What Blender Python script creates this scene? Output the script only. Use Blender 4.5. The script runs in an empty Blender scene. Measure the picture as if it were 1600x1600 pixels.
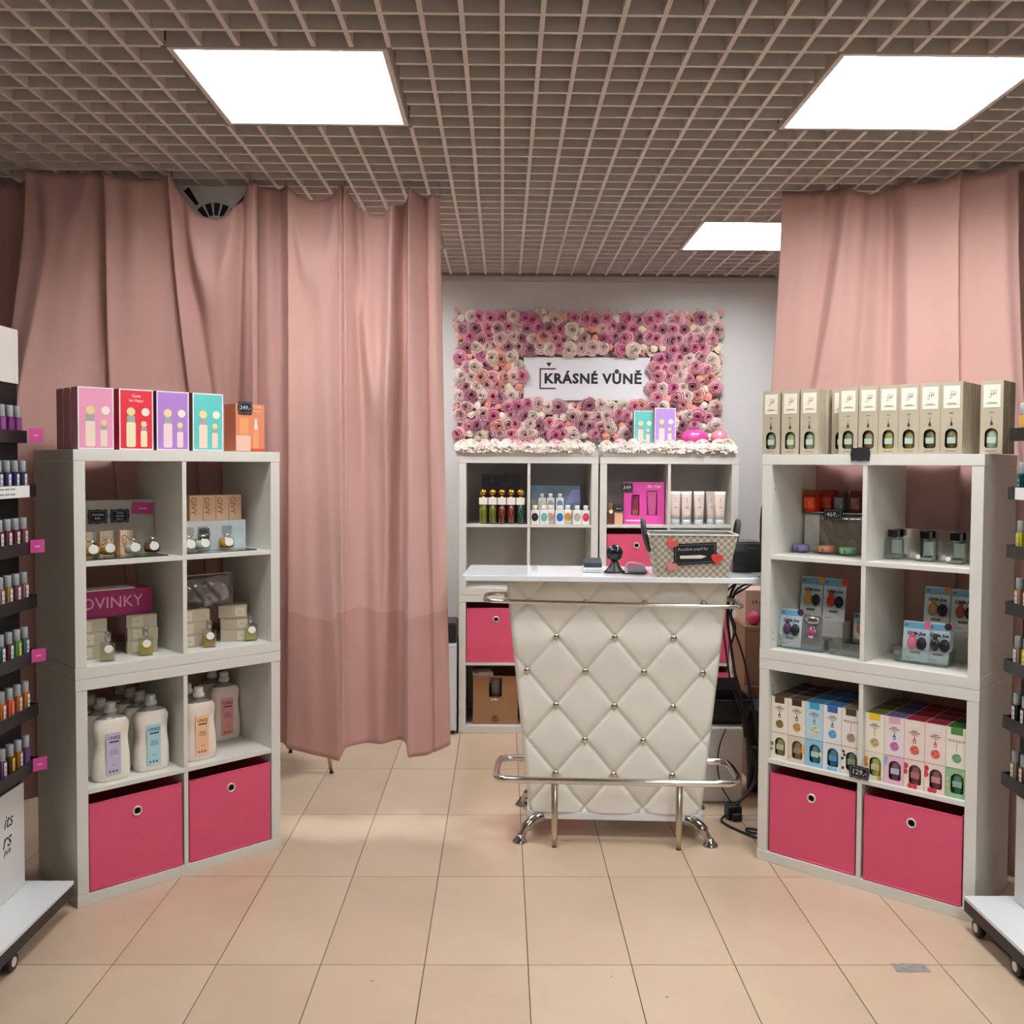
import bpy, bmesh, math, random
from math import sin, cos, pi, radians as rad
from mathutils import Vector, Matrix
random.seed(7)
S = bpy.context.scene
C = S.collection

# ---------------------------------------------------------------- camera, world, exposure
cd = bpy.data.cameras.new('camera'); cam = bpy.data.objects.new('camera', cd); C.objects.link(cam)
S.camera = cam
cd.sensor_fit = 'HORIZONTAL'; cd.sensor_width = 36.0
cd.lens = 1511.74 / 1600 * 36.0
cd.shift_y = -(800 - 777.06) / 1600
_p, _r, _y = .03509, .00541, .00968
cam.matrix_world = (Matrix.Translation((0, 0, 1.50048)) @ Matrix.Rotation(-_y, 4, 'Z') @
                    Matrix.Rotation(pi / 2 - _p, 4, 'X') @ Matrix.Rotation(_r, 4, 'Z'))
cd.clip_start = .05
w = bpy.data.worlds.new('world'); S.world = w; w.use_nodes = True
w.node_tree.nodes['Background'].inputs[0].default_value = (1.0, .99, .98, 1)
w.node_tree.nodes['Background'].inputs[1].default_value = .32
LAMP = 31.5
S.view_settings.view_transform = 'Standard'
try: S.view_settings.look = 'None'
except Exception: pass
S.view_settings.exposure = 0.0
S.view_settings.gamma = 1.0
S.view_settings.use_curve_mapping = False

# ---------------------------------------------------------------- materials
def lin(c):
    if isinstance(c, str):
        c = tuple(int(c[i:i + 2], 16) / 255 for i in (0, 2, 4))
        c = tuple(x / 12.92 if x <= .04045 else ((x + .055) / 1.055) ** 2.4 for x in c)
    return (*c[:3], 1)
_M = {}
def mat(col, rough=.5, metal=0, trans=0, coat=0, emit=0, sheen=0, spec=.5, bump=0, bscale=200, var=0, vscale=6, stretch=None):
    key = (col, rough, metal, trans, coat, emit, sheen, spec, bump, bscale, var, vscale, stretch)
    if key in _M: return _M[key]
    m = bpy.data.materials.new('mat_%d' % len(_M)); m.use_nodes = True
    nt = m.node_tree; b = nt.nodes['Principled BSDF']
    b.inputs['Base Color'].default_value = lin(col)
    b.inputs['Roughness'].default_value = rough
    b.inputs['Metallic'].default_value = metal
    b.inputs['Transmission Weight'].default_value = trans
    b.inputs['Coat Weight'].default_value = coat
    b.inputs['Specular IOR Level'].default_value = spec
    b.inputs['Sheen Weight'].default_value = sheen
    if emit:
        b.inputs['Emission Color'].default_value = lin(col); b.inputs['Emission Strength'].default_value = emit
    if bump or var:
        tc = nt.nodes.new('ShaderNodeTexCoord'); mp = nt.nodes.new('ShaderNodeMapping')
        nt.links.new(tc.outputs['Object'], mp.inputs[0])
        if stretch: mp.inputs['Scale'].default_value = stretch
        if bump:
            n = nt.nodes.new('ShaderNodeTexNoise'); n.inputs['Scale'].default_value = bscale; n.inputs['Detail'].default_value = 3
            bp = nt.nodes.new('ShaderNodeBump'); bp.inputs['Strength'].default_value = bump; bp.inputs['Distance'].default_value = .004
            nt.links.new(mp.outputs[0], n.inputs[0]); nt.links.new(n.outputs[0], bp.inputs['Height']); nt.links.new(bp.outputs[0], b.inputs['Normal'])
        if var:
            n2 = nt.nodes.new('ShaderNodeTexNoise'); n2.inputs['Scale'].default_value = vscale; n2.inputs['Detail'].default_value = 4
            r = nt.nodes.new('ShaderNodeValToRGB'); l = lin(col)
            r.color_ramp.elements[0].position = .3; r.color_ramp.elements[1].position = .7
            r.color_ramp.elements[0].color = tuple(x * (1 - var) for x in l[:3]) + (1,)
            r.color_ramp.elements[1].color = tuple(min(1, x * (1 + var)) for x in l[:3]) + (1,)
            nt.links.new(mp.outputs[0], n2.inputs[0]); nt.links.new(n2.outputs[0], r.inputs[0]); nt.links.new(r.outputs[0], b.inputs['Base Color'])
    _M[key] = m
    return m
def clear(col='f4faf8', refl=.10, rough=.03):
    """thin clear plastic or glass: see-through with a fresnel sheen"""
    key = ('clear', col, refl, rough)
    if key in _M: return _M[key]
    m = bpy.data.materials.new('clear_%d' % len(_M)); m.use_nodes = True; nt = m.node_tree; nt.nodes.clear()
    o = nt.nodes.new('ShaderNodeOutputMaterial'); mx = nt.nodes.new('ShaderNodeMixShader')
    t = nt.nodes.new('ShaderNodeBsdfTransparent'); g = nt.nodes.new('ShaderNodeBsdfGlossy')
    lw = nt.nodes.new('ShaderNodeLayerWeight'); lw.inputs[0].default_value = .5
    f = nt.nodes.new('ShaderNodeMath'); f.operation = 'POWER'; f.inputs[1].default_value = 4
    nt.links.new(lw.outputs['Facing'], f.inputs[0])
    a = nt.nodes.new('ShaderNodeMath'); a.operation = 'ADD'; a.inputs[1].default_value = refl
    t.inputs[0].default_value = lin(col); g.inputs['Roughness'].default_value = rough
    nt.links.new(f.outputs[0], a.inputs[0]); nt.links.new(a.outputs[0], mx.inputs[0])
    nt.links.new(t.outputs[0], mx.inputs[1]); nt.links.new(g.outputs[0], mx.inputs[2]); nt.links.new(mx.outputs[0], o.inputs[0])
    _M[key] = m
    return m
def checker(col1, col2, scale):
    """woven diamond trellis print"""
    key = ('chk', col1, col2, scale)
    if key in _M: return _M[key]
    m = bpy.data.materials.new('trellis'); m.use_nodes = True; nt = m.node_tree; b = nt.nodes['Principled BSDF']
    tc = nt.nodes.new('ShaderNodeTexCoord'); sp = nt.nodes.new('ShaderNodeSeparateXYZ'); nt.links.new(tc.outputs['Object'], sp.inputs[0])
    def mth(op, a, bb=None):
        n = nt.nodes.new('ShaderNodeMath'); n.operation = op
        for i, x in enumerate((a, bb)):
            if x is None: continue
            if isinstance(x, (int, float)): n.inputs[i].default_value = x
            else: nt.links.new(x, n.inputs[i])
        return n.outputs[0]
    k = 2 * pi / scale
    cx = mth('COSINE', mth('MULTIPLY', sp.outputs[0], k)); cz = mth('COSINE', mth('MULTIPLY', sp.outputs[2], k))
    s_ = mth('ABSOLUTE', mth('ADD', cx, cz))
    lo = mth('LESS_THAN', s_, .42)
    mx = nt.nodes.new('ShaderNodeMix'); mx.data_type = 'RGBA'
    nt.links.new(lo, mx.inputs['Factor']); mx.inputs['A'].default_value = lin(col1); mx.inputs['B'].default_value = lin(col2)
    nt.links.new(mx.outputs['Result'], b.inputs['Base Color']); b.inputs['Roughness'].default_value = .8
    _M[key] = m
    return m

WHITE = mat('dcdbd2', .38, var=.015, vscale=3)
CHROME = mat('d8d4cc', .12, 1)
STEEL = mat('b9b0a4', .3, 1)
GOLD = mat('d8a84e', .16, 1)
SILVER = mat('c4c6c8', .18, 1)
BLACK = mat('141417', .45)
GLOSSB = mat('0e0f14', .15)
PINK = mat('dc5474', .72, bump=.12, bscale=900, var=.04, vscale=9)
PINKD = mat('8f2040', .8)
CARD = mat('9a7350', .8, var=.06, vscale=14)
PAPER = mat('f0ede6', .6)
CHALK = mat('17191c', .7)
INK = mat('1b1a22', .6)
INKG = mat('6a6862', .6)
MAGENTA = mat('c2448c', .55)
TAUPE = mat('b0a690', .6, var=.02, vscale=20)
CURT = mat('cba299', .85, bump=.10, bscale=500, sheen=.15, spec=.2, var=.03, vscale=3)
HEM = mat('c0958c', .85, bump=.10, bscale=500, sheen=.15, spec=.2, var=.03, vscale=3)

# ---------------------------------------------------------------- mesh helpers
def mixc(h, k=.3):
    return ''.join('%02x' % int(int(h[i:i + 2], 16) * (1 - k) + q * k) for i, q in ((0, 190), (2, 184), (4, 160)))
class MB:
    def __init__(s): s.v = []; s.f = []; s.m = []; s.sm = []
    def add(s, vs, fs, m=0, smooth=False):
        o = len(s.v); s.v += [tuple(v) for v in vs]
        for f in fs: s.f.append([i + o for i in f]); s.m.append(m); s.sm.append(smooth)
        return s
    def box(s, x0, x1, y0, y1, z0, z1, m=0):
        v = [(x0, y0, z0), (x1, y0, z0), (x1, y1, z0), (x0, y1, z0), (x0, y0, z1), (x1, y0, z1), (x1, y1, z1), (x0, y1, z1)]
        return s.add(v, [(3, 2, 1, 0), (4, 5, 6, 7), (0, 1, 5, 4), (1, 2, 6, 5), (2, 3, 7, 6), (3, 0, 4, 7)], m)
    def prism(s, poly, a, b, axis='y', m=0, smooth=False):
        """poly in (x,z) extruded along y (axis y), or (x,y) along z, or (y,z) along x"""
        n = len(poly)
        def P(p, t): return (p[0], t, p[1]) if axis == 'y' else ((p[0], p[1], t) if axis == 'z' else (t, p[0], p[1]))
        v = [P(p, a) for p in poly] + [P(p, b) for p in poly]
        s.add(v, [list(range(n)), list(range(2 * n - 1, n - 1, -1))], m)
        o = len(s.v) - 2 * n
        for i in range(n):
            j = (i + 1) % n
            s.f.append([o + i, o + n + i, o + n + j, o + j]); s.m.append(m); s.sm.append(smooth)
        return s
    def lathe(s, prof, n=16, c=(0, 0, 0), m=0, sx=1, sy=1, cap=True, axis='z', mf=None):
        """prof: list of (r, z)"""
        v = []
        for r, z in prof:
            for i in range(n):
                a = 2 * pi * i / n
                p = (r * cos(a) * sx, r * sin(a) * sy, z)
                if axis == 'y': p = (p[0], z, -p[1])
                if axis == 'x': p = (z, p[0], p[1])
                v.append((p[0] + c[0], p[1] + c[1], p[2] + c[2]))
        k = len(prof); o = len(s.v); s.v += v
        for j in range(k - 1):
            for i in range(n):
                i2 = (i + 1) % n
                s.f.append([o + j * n + i, o + j * n + i2, o + (j + 1) * n + i2, o + (j + 1) * n + i]); s.m.append(mf[j] if mf else m); s.sm.append(True)
        if cap:
            if prof[0][0] > 1e-6: s.f.append([o + i for i in range(n - 1, -1, -1)]); s.m.append(mf[0] if mf else m); s.sm.append(False)
            if prof[-1][0] > 1e-6: s.f.append([o + (k - 1) * n + i for i in range(n)]); s.m.append(mf[-1] if mf else m); s.sm.append(False)
        return s
    def sphere(s, c, r, n=14, k=8, m=0, sx=1, sy=1, sz=1):
        return s.lathe([(r * sin(pi * i / k), -r * sz * cos(pi * i / k)) for i in range(k + 1)], n, c, m, sx, sy, cap=False)
    def tube(s, pts, r, n=8, m=0, closed=False, smooth_path=0):
        pts = [Vector(p) for p in pts]
        for _ in range(smooth_path):
            q = []
            for i in range(len(pts) - (0 if closed else 1)):
                a, b = pts[i], pts[(i + 1) % len(pts)]
                q += [a * .75 + b * .25, a * .25 + b * .75]
            if not closed: q = [pts[0]] + q + [pts[-1]]
            pts = q
        N = len(pts); up = Vector((0, 0, 1)); rings = []; prev = None
        for i, p in enumerate(pts):
            if closed: t = pts[(i + 1) % N] - pts[i - 1]
            else: t = pts[min(i + 1, N - 1)] - pts[max(i - 1, 0)]
            t.normalize()
            if prev is None:
                a = t.cross(up)
                if a.length < .2: a = t.cross(Vector((1, 0, 0)))
            else: a = prev - t * prev.dot(t)
            a.normalize(); prev = a; b = t.cross(a)
            rr = r[i * (len(r) - 1) // max(1, N - 1)] if isinstance(r, (list, tuple)) else r
            rings.append([p + (a * cos(2 * pi * j / n) + b * sin(2 * pi * j / n)) * rr for j in range(n)])
        o = len(s.v)
        for g in rings: s.v += [tuple(x) for x in g]
        for i in range(N if closed else N - 1):
            for j in range(n):
                j2 = (j + 1) % n; i2 = (i + 1) % N
                s.f.append([o + i * n + j, o + i2 * n + j, o + i2 * n + j2, o + i * n + j2]); s.m.append(m); s.sm.append(True)
        if not closed:
            s.f.append([o + j for j in range(n)]); s.m.append(m); s.sm.append(False)
            s.f.append([o + (N - 1) * n + j for j in range(n - 1, -1, -1)]); s.m.append(m); s.sm.append(False)
        return s
    def loft(s, rings, m=0, smooth=True, mf=None, cap=True):
        n = len(rings[0]); o = len(s.v)
        for g in rings: s.v += [tuple(x) for x in g]
        for j in range(len(rings) - 1):
            for i in range(n):
                i2 = (i + 1) % n
                s.f.append([o + j * n + i, o + j * n + i2, o + (j + 1) * n + i2, o + (j + 1) * n + i]); s.m.append(mf[j] if mf else m); s.sm.append(smooth)
        if cap:
            s.f.append([o + i for i in range(n - 1, -1, -1)]); s.m.append(mf[0] if mf else m); s.sm.append(False)
            s.f.append([o + (len(rings) - 1) * n + i for i in range(n)]); s.m.append(mf[-1] if mf else m); s.sm.append(False)
        return s
    def rrect(s, x0, x1, z0, z1, r, y0, y1, m=0):
        return s.prism(rrpoly(x0, x1, z0, z1, r), y0, y1, 'y', m)
    def mesh(s, name='m'):
        me = bpy.data.meshes.new(name); me.from_pydata(s.v, [], s.f)
        me.polygons.foreach_set('material_index', s.m); me.polygons.foreach_set('use_smooth', s.sm)
        me.validate(); 
        bm = bmesh.new(); bm.from_mesh(me); bmesh.ops.recalc_face_normals(bm, faces=bm.faces); bm.to_mesh(me); bm.free()
        return me
def rrpoly(x0, x1, z0, z1, r, k=4):
    o = []
    for cx, cz, a0 in ((x1 - r, z0 + r, -pi / 2), (x1 - r, z1 - r, 0), (x0 + r, z1 - r, pi / 2), (x0 + r, z0 + r, pi)):
        o += [(cx + r * cos(a0 + pi / 2 * i / k), cz + r * sin(a0 + pi / 2 * i / k)) for i in range(k + 1)]
    return o
def circ(cx, cz, r, n=16, sz=1): return [(cx + r * cos(2 * pi * i / n), cz + r * sz * sin(2 * pi * i / n)) for i in range(n)]
def obj(name, mb, mats, parent=None, loc=(0, 0, 0), rz=0, bevel=0, label=None):
    me = mb.mesh(name) if isinstance(mb, MB) else mb
    for m in (mats if isinstance(mats, (list, tuple)) else [mats]): me.materials.append(m)
    o = bpy.data.objects.new(name, me); C.objects.link(o)
    o.location = loc; o.rotation_euler = (0, 0, rz)
    if parent: o.parent = parent
    if bevel:
        b = o.modifiers.new('bevel', 'BEVEL'); b.width = bevel; b.segments = 2; b.limit_method = 'ANGLE'
    if label: o['label'] = label
    return o
def tag(o, label, cat, group=None):
    o['label'] = label; o['category'] = cat
    if group: o['group'] = group
    return o
def thing(name, label, cat, loc=(0, 0, 0), rz=0, group=None):
    o = bpy.data.objects.new(name, None); C.objects.link(o); o.empty_display_size = .05
    o.location = loc; o.rotation_euler = (0, 0, rz)
    return tag(o, label, cat, group)
def struct(name, mb, mats, parent=None, **k):
    o = obj(name, mb, mats, parent, **k)
    if not parent: o['kind'] = 'structure'
    return o
def dup(root, loc, rz, label, group=None):
    r = root.copy(); C.objects.link(r); r.location = loc; r.rotation_euler = (0, 0, rz); r['label'] = label
    if group: r['group'] = group
    for ch in list(root.children):
        c = ch.copy(); C.objects.link(c); c.parent = r
        for g in list(ch.children):
            d = g.copy(); C.objects.link(d); d.parent = c
    return r
def recolor(root, part, m, slot=0):
    for ch in root.children:
        if ch.name.split('.')[0] == part:
            ch.material_slots[slot].link = 'OBJECT'; ch.material_slots[slot].material = m
_T = {}
def text(body, size, parent, x, y, z, m, bold=0, align='CENTER', rz=0, thick=.0003, space=1, name='lettering', slant=0, rot=0, mir=False):
    """lettering standing upright in the xz plane and facing -y"""
    key = (body, size, bold, align, thick, space, slant, rot)
    if key not in _T:
        c = bpy.data.curves.new('t', 'FONT'); c.body = body; c.size = size; c.align_x = align; c.align_y = 'CENTER'
        c.resolution_u = 2; c.offset = bold; c.extrude = thick; c.space_character = space; c.shear = slant
        o = bpy.data.objects.new('t', c); C.objects.link(o)
        me = bpy.data.meshes.new_from_object(o.evaluated_get(bpy.context.evaluated_depsgraph_get()))
        bpy.data.objects.remove(o); bpy.data.curves.remove(c)
        me.transform(Matrix.Rotation(pi / 2, 4, 'X') @ Matrix.Rotation(rot, 4, 'Z')); me.materials.clear(); me.materials.append(m); _T[key] = me
    me = _T[key]
    o = bpy.data.objects.new(name, me); C.objects.link(o); o.location = (x, y, z); o.rotation_euler = (0, 0, rz); o.parent = parent
    if me.materials[0] is not m: o.material_slots[0].link = 'OBJECT'; o.material_slots[0].material = m
    return o
class Frame:
    def __init__(s, x, y, deg): s.o = Vector((x, y, 0)); s.a = rad(deg); s.ux = Vector((cos(s.a), sin(s.a), 0)); s.uy = Vector((-sin(s.a), cos(s.a), 0))
    def p(s, x, y, z=0): return s.o + s.ux * x + s.uy * y + Vector((0, 0, z))
FL = Frame(-1.419, 3.21, 43.3)      # left shelving stack, along its front
FR = Frame(.975, 3.63, -42)         # right shelving stack
FC = Frame(.075, 3.79, -3)          # sales counter
W0 = Frame(0, 0, 0)
Z1, Z2 = .393, 1.163                # shelf tops of the lower and upper unit

# ================================================================ SETTING
# floor: slab plus every tile in view
fl = struct('floor', MB().box(-3.3, 3.3, -2.5, 6.1, -.1, -.004), mat('6a5646', .8))
TX, TY, X0, Y0 = .31, .6193, .0832, 2.8454
tm = [mat('c8b298', .22, spec=.45, var=.035, vscale=5), mat('c6af96', .24, spec=.45, var=.04, vscale=4), mat('cab49b', .22, spec=.45, var=.03, vscale=5)]
def tile_mb(w, d, g=.0016):
    return MB().box(g, w - g, g, d - g, -.004, 0)
tmesh = []
for m in tm:
    me = tile_mb(TX, TY).mesh('tile'); me.materials.append(m); tmesh.append(me)
for i in range(-9, 9):
    for j in range(-1, 5):
        o = bpy.data.objects.new('tile', random.choice(tmesh)); C.objects.link(o); o.parent = fl
        o.location = (X0 + i * TX, Y0 + j * TY, random.uniform(-.0003, 0))
rest = MB()
for i in range(-9, 9):
    for j in range(-8, -1):
        x, y = X0 + i * TX, Y0 + j * TY
        rest.box(x + .0016, x + TX - .0016, y + .0016, y + TY - .0016, -.004, 0)
o = obj('tile_field', rest, tm[0], fl); o['kind'] = 'stuff'

WALL = mat('d9d9d6', .7, bump=.05, bscale=60)
YB = 5.742
struct('wall_back', MB().box(-3.2, 3.2, YB, YB + .1, 0, 3.0), WALL)
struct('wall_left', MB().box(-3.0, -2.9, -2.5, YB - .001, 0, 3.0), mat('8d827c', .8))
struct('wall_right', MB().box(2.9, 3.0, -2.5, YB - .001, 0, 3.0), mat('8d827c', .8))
struct('baseboard_back', MB().box(-2.899, 2.899, YB - .013, YB - .001, .001, .07), mat('c9c6c0', .5))

# ceiling: dark void and an open grid of slats, 100 mm cells, cut out around the lamps
ce = struct('ceiling', MB().box(-2.89, 2.89, -2.49, YB - .002, 2.9, 2.98), mat('4a4644', .9))
SLAT = mat('dbd3ca', .6)
ZC, HC = 2.60, .055
PANELS = [(-.907, 2.613), (.893, 2.613), (-.907, 4.413), (.893, 4.413), (.893, .813), (.893, -.987)]
def spans(a, b, cuts):
    out = [(a, b)]
    for c0, c1 in cuts:
        nxt = []
        for s0, s1 in out:
            if c1 <= s0 or c0 >= s1: nxt.append((s0, s1)); continue
            if c0 > s0: nxt.append((s0, c0))
            if c1 < s1: nxt.append((c1, s1))
        out = nxt
    return out
t = .0065
for i in range(-28, 29):
    x = .093 + i * .1
    cuts = [(py - t, py + .6 + t) for px, py in PANELS if px - .001 < x < px + .601]
    mb = MB()
    for a, b in spans(-1.6, YB - .06, cuts): mb.box(x - t, x + t, a, b, ZC, ZC + HC)
    obj('slat', mb, SLAT, ce)
for j in range(-42, 32):
    y = 2.613 + j * .1
    if y > YB - .06: continue
    cuts = [(px - t, px + .6 + t) for px, py in PANELS if py - .001 < y < py + .601]
    mb = MB()
    for a, b in spans(-2.8, 2.8, cuts): mb.box(a, b, y - t, y + t, ZC + .0004, ZC + HC - .0004)
    obj('slat', mb, SLAT, ce)
struct('trim_1', MB().box(-2.88, 2.88, YB - .03, YB - .003, ZC - .03, ZC - .001), mat('cfcac2', .6))

# recessed louvre lamps
LE = mat('fbfcff', .5, emit=LAMP)
names = ['front left lit square louvre lamp above the tall pink curtains', 'front right lit square louvre lamp above the right shelving',
         'rear left lit louvre lamp mostly hidden behind the pink curtain edge', 'rear right lit louvre lamp above the back wall beside the right curtain',
         'lit louvre lamp over the aisle before the right stand, out of the picture', 'lit louvre lamp over the aisle, furthest towards the entrance, out of the picture']
for (px, py), lb in zip(PANELS, names):
    th = thing('ceiling_lamp', lb, 'lamp', (px + .3, py + .3, ZC), 0, 'square ceiling lamps')
    a = .2935; b = .278
    fr = MB()
    for x0, x1, y0, y1 in ((-a, a, -a, -b), (-a, a, b, a), (-a, -b, -b, b), (b, a, -b, b)): fr.box(x0, x1, y0, y1, 0, .09)
    obj('frame', fr, mat('d9d0c6', .5), th)
    obj('diffuser', MB().box(-b + .001, b - .001, -b + .001, b - .001, .05, .08), LE, th)
    obj('housing', MB().box(-a, a, -a, a, .0905, .10), mat('d9d0c6', .5), th)
    for k in (-.139, 0, .139):
        obj('louvre_blade', MB().prism([(k - .001, .004), (k + .001, .004), (k + .006, .047), (k - .006, .047)], -b + .002, b - .002, 'y'), mat('ecebe6', .35), th)

# ================================================================ CURTAINS
def interp(path, u):
    if u <= path[0][0]: return Vector(path[0][1:])
    for a, b in zip(path, path[1:]):
        if u <= b[0]:
            t = (u - a[0]) / (b[0] - a[0]); return Vector(a[1:]) * (1 - t) + Vector(b[1:]) * t
    return Vector(path[-1][1:])
def curtain(name, label, top, bot, hooks, sags, folds, nu=180, nv=90, send=1.0, wav=.006, hem=None, hooked=(), fs=1.35):
    """top/bot: (u, x, y, z) paths; hooks: u of the hanging points; sags: droop between them;
    folds: (kind, u_top, u_bot, w_top, w_bot, amp_top, amp_bot), negative amp comes towards the room"""
    th = thing(name, label, 'curtain')
    me = MB(); V = []
    for j in range(nv + 1):
        v = j / nv
        for i in range(nu + 1):
            u = i / nu
            a, b = interp(top, u), interp(bot, u)
            for h0, h1, sg in zip(hooks, hooks[1:], sags):
                if h0 <= u <= h1:
                    t_ = (u - h0) / (h1 - h0); a.z -= sg * (1 - abs(2 * t_ - 1) ** 2.2)
            s = min(1, v / send); s = s * s * (3 - 2 * s) if send < 1 else v
            x, y = a.x * (1 - s) + b.x * s, a.y * (1 - s) + b.y * s
            z = a.z * (1 - v) + b.z * v
            d = wav * sin(u * 41 + 1.3 * sin(3 * v)) * (.4 + .6 * v) + wav * .5 * sin(u * 77 + 2 + v * 2)
            for k, ut, ub, wt, wb, at, ab in folds:
                uc = ut + (ub - ut) * v; ww = wt + (wb - wt) * v; am = at + (ab - at) * v
                q = (u - uc) / max(ww, 1e-4)
                if k == 'g': d += fs * am * math.exp(-q * q)
                elif k == 'r': d += fs * am * (math.exp(-q) if q > 0 else math.exp(-(q * 9) ** 2))      # sharp left side
                elif k == 'l': d += fs * am * (math.exp(q) if q < 0 else math.exp(-(q * 9) ** 2))       # sharp right side
                elif k == 's':                                                             # hanging swag
                    cu = (u - ut) / wt; cv = (v - ub) / wb
                    d += 1.5 * at * math.exp(-((cv + cu * cu) * 1.6) ** 2 - cu ** 4)
            V.append((x, y + d, z))
    F = []; mi = []
    for j in range(nv):
        for i in range(nu):
            a = j * (nu + 1) + i; F.append((a, a + 1, a + nu + 2, a + nu + 1))
            mi.append(1 if hem and (j + .5) / nv > hem else 0)
    me.add(V, F, 0, True); me.m = mi
    o = obj('cloth', me, [CURT, HEM], th)
    so = o.modifiers.new('solid', 'SOLIDIFY'); so.thickness = .0016; so.offset = 0
    for u in hooked:
        a = interp(top, u)
        obj('hook', MB().tube([(a.x, a.y - .004, a.z - .012), (a.x, a.y + .012, a.z - .002), (a.x, a.y + .012, a.z + .035), (a.x, a.y - .002, a.z + .05)], .0022, 6), STEEL, th)
    return th
# long curtain at the left of the passage
curtain('curtain', 'long pink curtain hanging free beside the passage, right of the left shelving', 
    [(0, -1.02, 3.875, 2.60), (.2, -.86, 3.85, 2.592), (.49, -.632, 3.86, 2.588), (.83, -.375, 3.87, 2.575), (1, -.255, 3.88, 2.560)],
    [(0, -1.02, 4.16, .33), (.12, -.93, 4.02, .325), (.36, -.655, 3.93, .295), (.38, -.632, 3.93, .345), (.74, -.385, 3.93, .352), (.76, -.375, 3.93, .31), (.86, -.30, 3.94, .312), (1, -.208, 3.95, .352)],
    [0, .2, .49, .83, 1], [.012, .06, .102, .012],
    [('r', .225, .16, .05, .12, -.030, -.022), ('g', .16, .12, .035, .05, .022, .014),
     ('l', .485, .375, .03, .16, -.034, -.030), ('r', .50, .395, .045, .02, -.03, -.004), ('g', .56, .5, .03, .05, .02, .012),
     ('g', .80, .68, .022, .06, .03, .028), ('r', .835, .755, .035, .22, -.045, -.034), ('g', .745, .6, .03, .03, -.034, 0),
     ('l', .93, .90, .02, .03, .024, .006), ('g', .965, .96, .03, .05, -.018, -.012),
     ('s', .665, .34, .12, .16, -.035, 0), ('s', .345, .13, .1, .08, -.022, 0)],
    220, 110, 1, .003, hem=.742, hooked=(.2, .49, .83, 1), fs=1.9)
# wide curtain behind the left shelving
curtain('curtain', 'wide pink curtain hanging behind the left shelving stack', 
    [(0, -1.815, 3.735, 2.60), (.32, -1.52, 3.72, 2.598), (.6, -1.27, 3.74, 2.595), (.97, -.985, 3.79, 2.578), (1, -.955, 3.80, 2.575)],
    [(0, -1.86, 3.60, .26), (.12, -1.765, 3.505, .26), (.7, -1.2, 4.0, .28), (.86, -1.13, 4.06, .29), (1, -1.0, 3.96, .3)],
    [0, .32, .6, .97, 1], [.012, .03, .15, 0],
    [('r', .02, .03, .10, .14, -.035, -.02), ('r', .33, .50, .05, .12, -.026, -.02), ('g', .30, .36, .03, .06, .016, .012),
     ('r', .60, .74, .04, .10, -.030, -.020), ('g', .65, .9, .03, .05, .018, .012), ('g', .93, .80, .025, .05, .035, .03), ('l', .99, .97, .06, .1, -.02, -.01),
     ('g', .45, .55, .04, .06, -.012, -.014), ('s', .80, .12, .13, .09, -.03, 0), ('s', .17, .1, .1, .08, -.014, 0)],
    200, 90, .5, .003, hem=.76, hooked=(.32, .6, .97))
curtain('curtain', 'dark set-back pink curtain at the far left behind the black stand', 
    [(0, -2.85, 3.82, 2.598), (1, -1.79, 3.80, 2.598)], [(0, -2.85, 3.80, .24), (1, -1.80, 3.72, .24)],
    [0, .45, 1], [.02, .02], [('g', .3, .3, .04, .05, -.03, -.03), ('g', .7, .72, .04, .05, -.03, -.03), ('r', .9, .88, .05, .06, .03, .03)], 90, 40, 1, .006)
curtain('curtain', 'pink curtain hanging behind the right shelving stack', 
    [(0, 1.112, 3.905, 2.598), (.27, 1.33, 3.86, 2.597), (.5, 1.53, 3.80, 2.597), (.78, 1.70, 3.62, 2.597), (1, 1.862, 3.53, 2.598)],
    [(0, 1.084, 4.03, .02), (.25, 1.27, 3.95, .02), (.62, 1.60, 3.655, .02), (.86, 1.84, 3.44, .02), (1, 1.88, 3.44, .02)],
    [0, .27, .5, .78, 1], [.006, .03, .03, .02],
    [('r', .29, .02, .09, .10, -.034, -.02), ('g', .24, .1, .03, .05, .016, .012), ('r', .52, .60, .12, .14, -.040, -.018), ('g', .49, .55, .03, .04, .020, .01),
     ('l', .76, .64, .10, .10, -.026, -.018), ('g', .80, .76, .05, .06, .016, .012), ('g', .4, .36, .03, .05, .02, .01), ('g', .93, .92, .06, .06, -.02, -.01)],
    180, 80, .62, .003, hooked=(.27, .5, .78, 1))
curtain('curtain', 'dark set-back pink curtain at the far right behind the black stand', 
    [(0, 1.84, 3.62, 2.598), (1, 2.85, 3.60, 2.598)], [(0, 1.88, 3.56, .1), (1, 2.85, 3.60, .1)],
    [0, .5, 1], [.02, .02], [('g', .2, .2, .05, .06, .03, .03), ('g', .6, .6, .05, .06, -.03, -.03)], 80, 40, 1, .006)
# striped board hung under the ceiling behind the wide curtain
th = thing('hanging_board', 'white board with radiating black stripes under the ceiling behind the left curtain', 'board', (-1.17, 3.90, 2.26))
obj('panel', MB().box(-.36, .175, 0, .02, 0, .335), mat('efedea', .6), th)
st = MB()
for k in range(18):
    a = 2 * pi * k / 18 + .1
    for r0, r1 in ((.055, .105), (.120, .195)):
        c_, s_ = cos(a), sin(a); q = []
        for r_, h_ in ((r0, -.007), (r1, -.013), (r1, .013), (r0, .007)): q.append((.02 + c_ * r_ - s_ * h_,   .165 + s_ * r_ + c_ * h_))
        if all(-.36 < x < .175 and .0 < z < .335 for x, z in q): st.prism(q, -.0012, 0, 'y')
obj('stripe_print', st, INK, th)
for x in (-.3, .13): obj('hanging_wire', MB().tube([(x, .01, .33), (x, .01, .40)], .0015, 6), STEEL, th)

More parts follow.
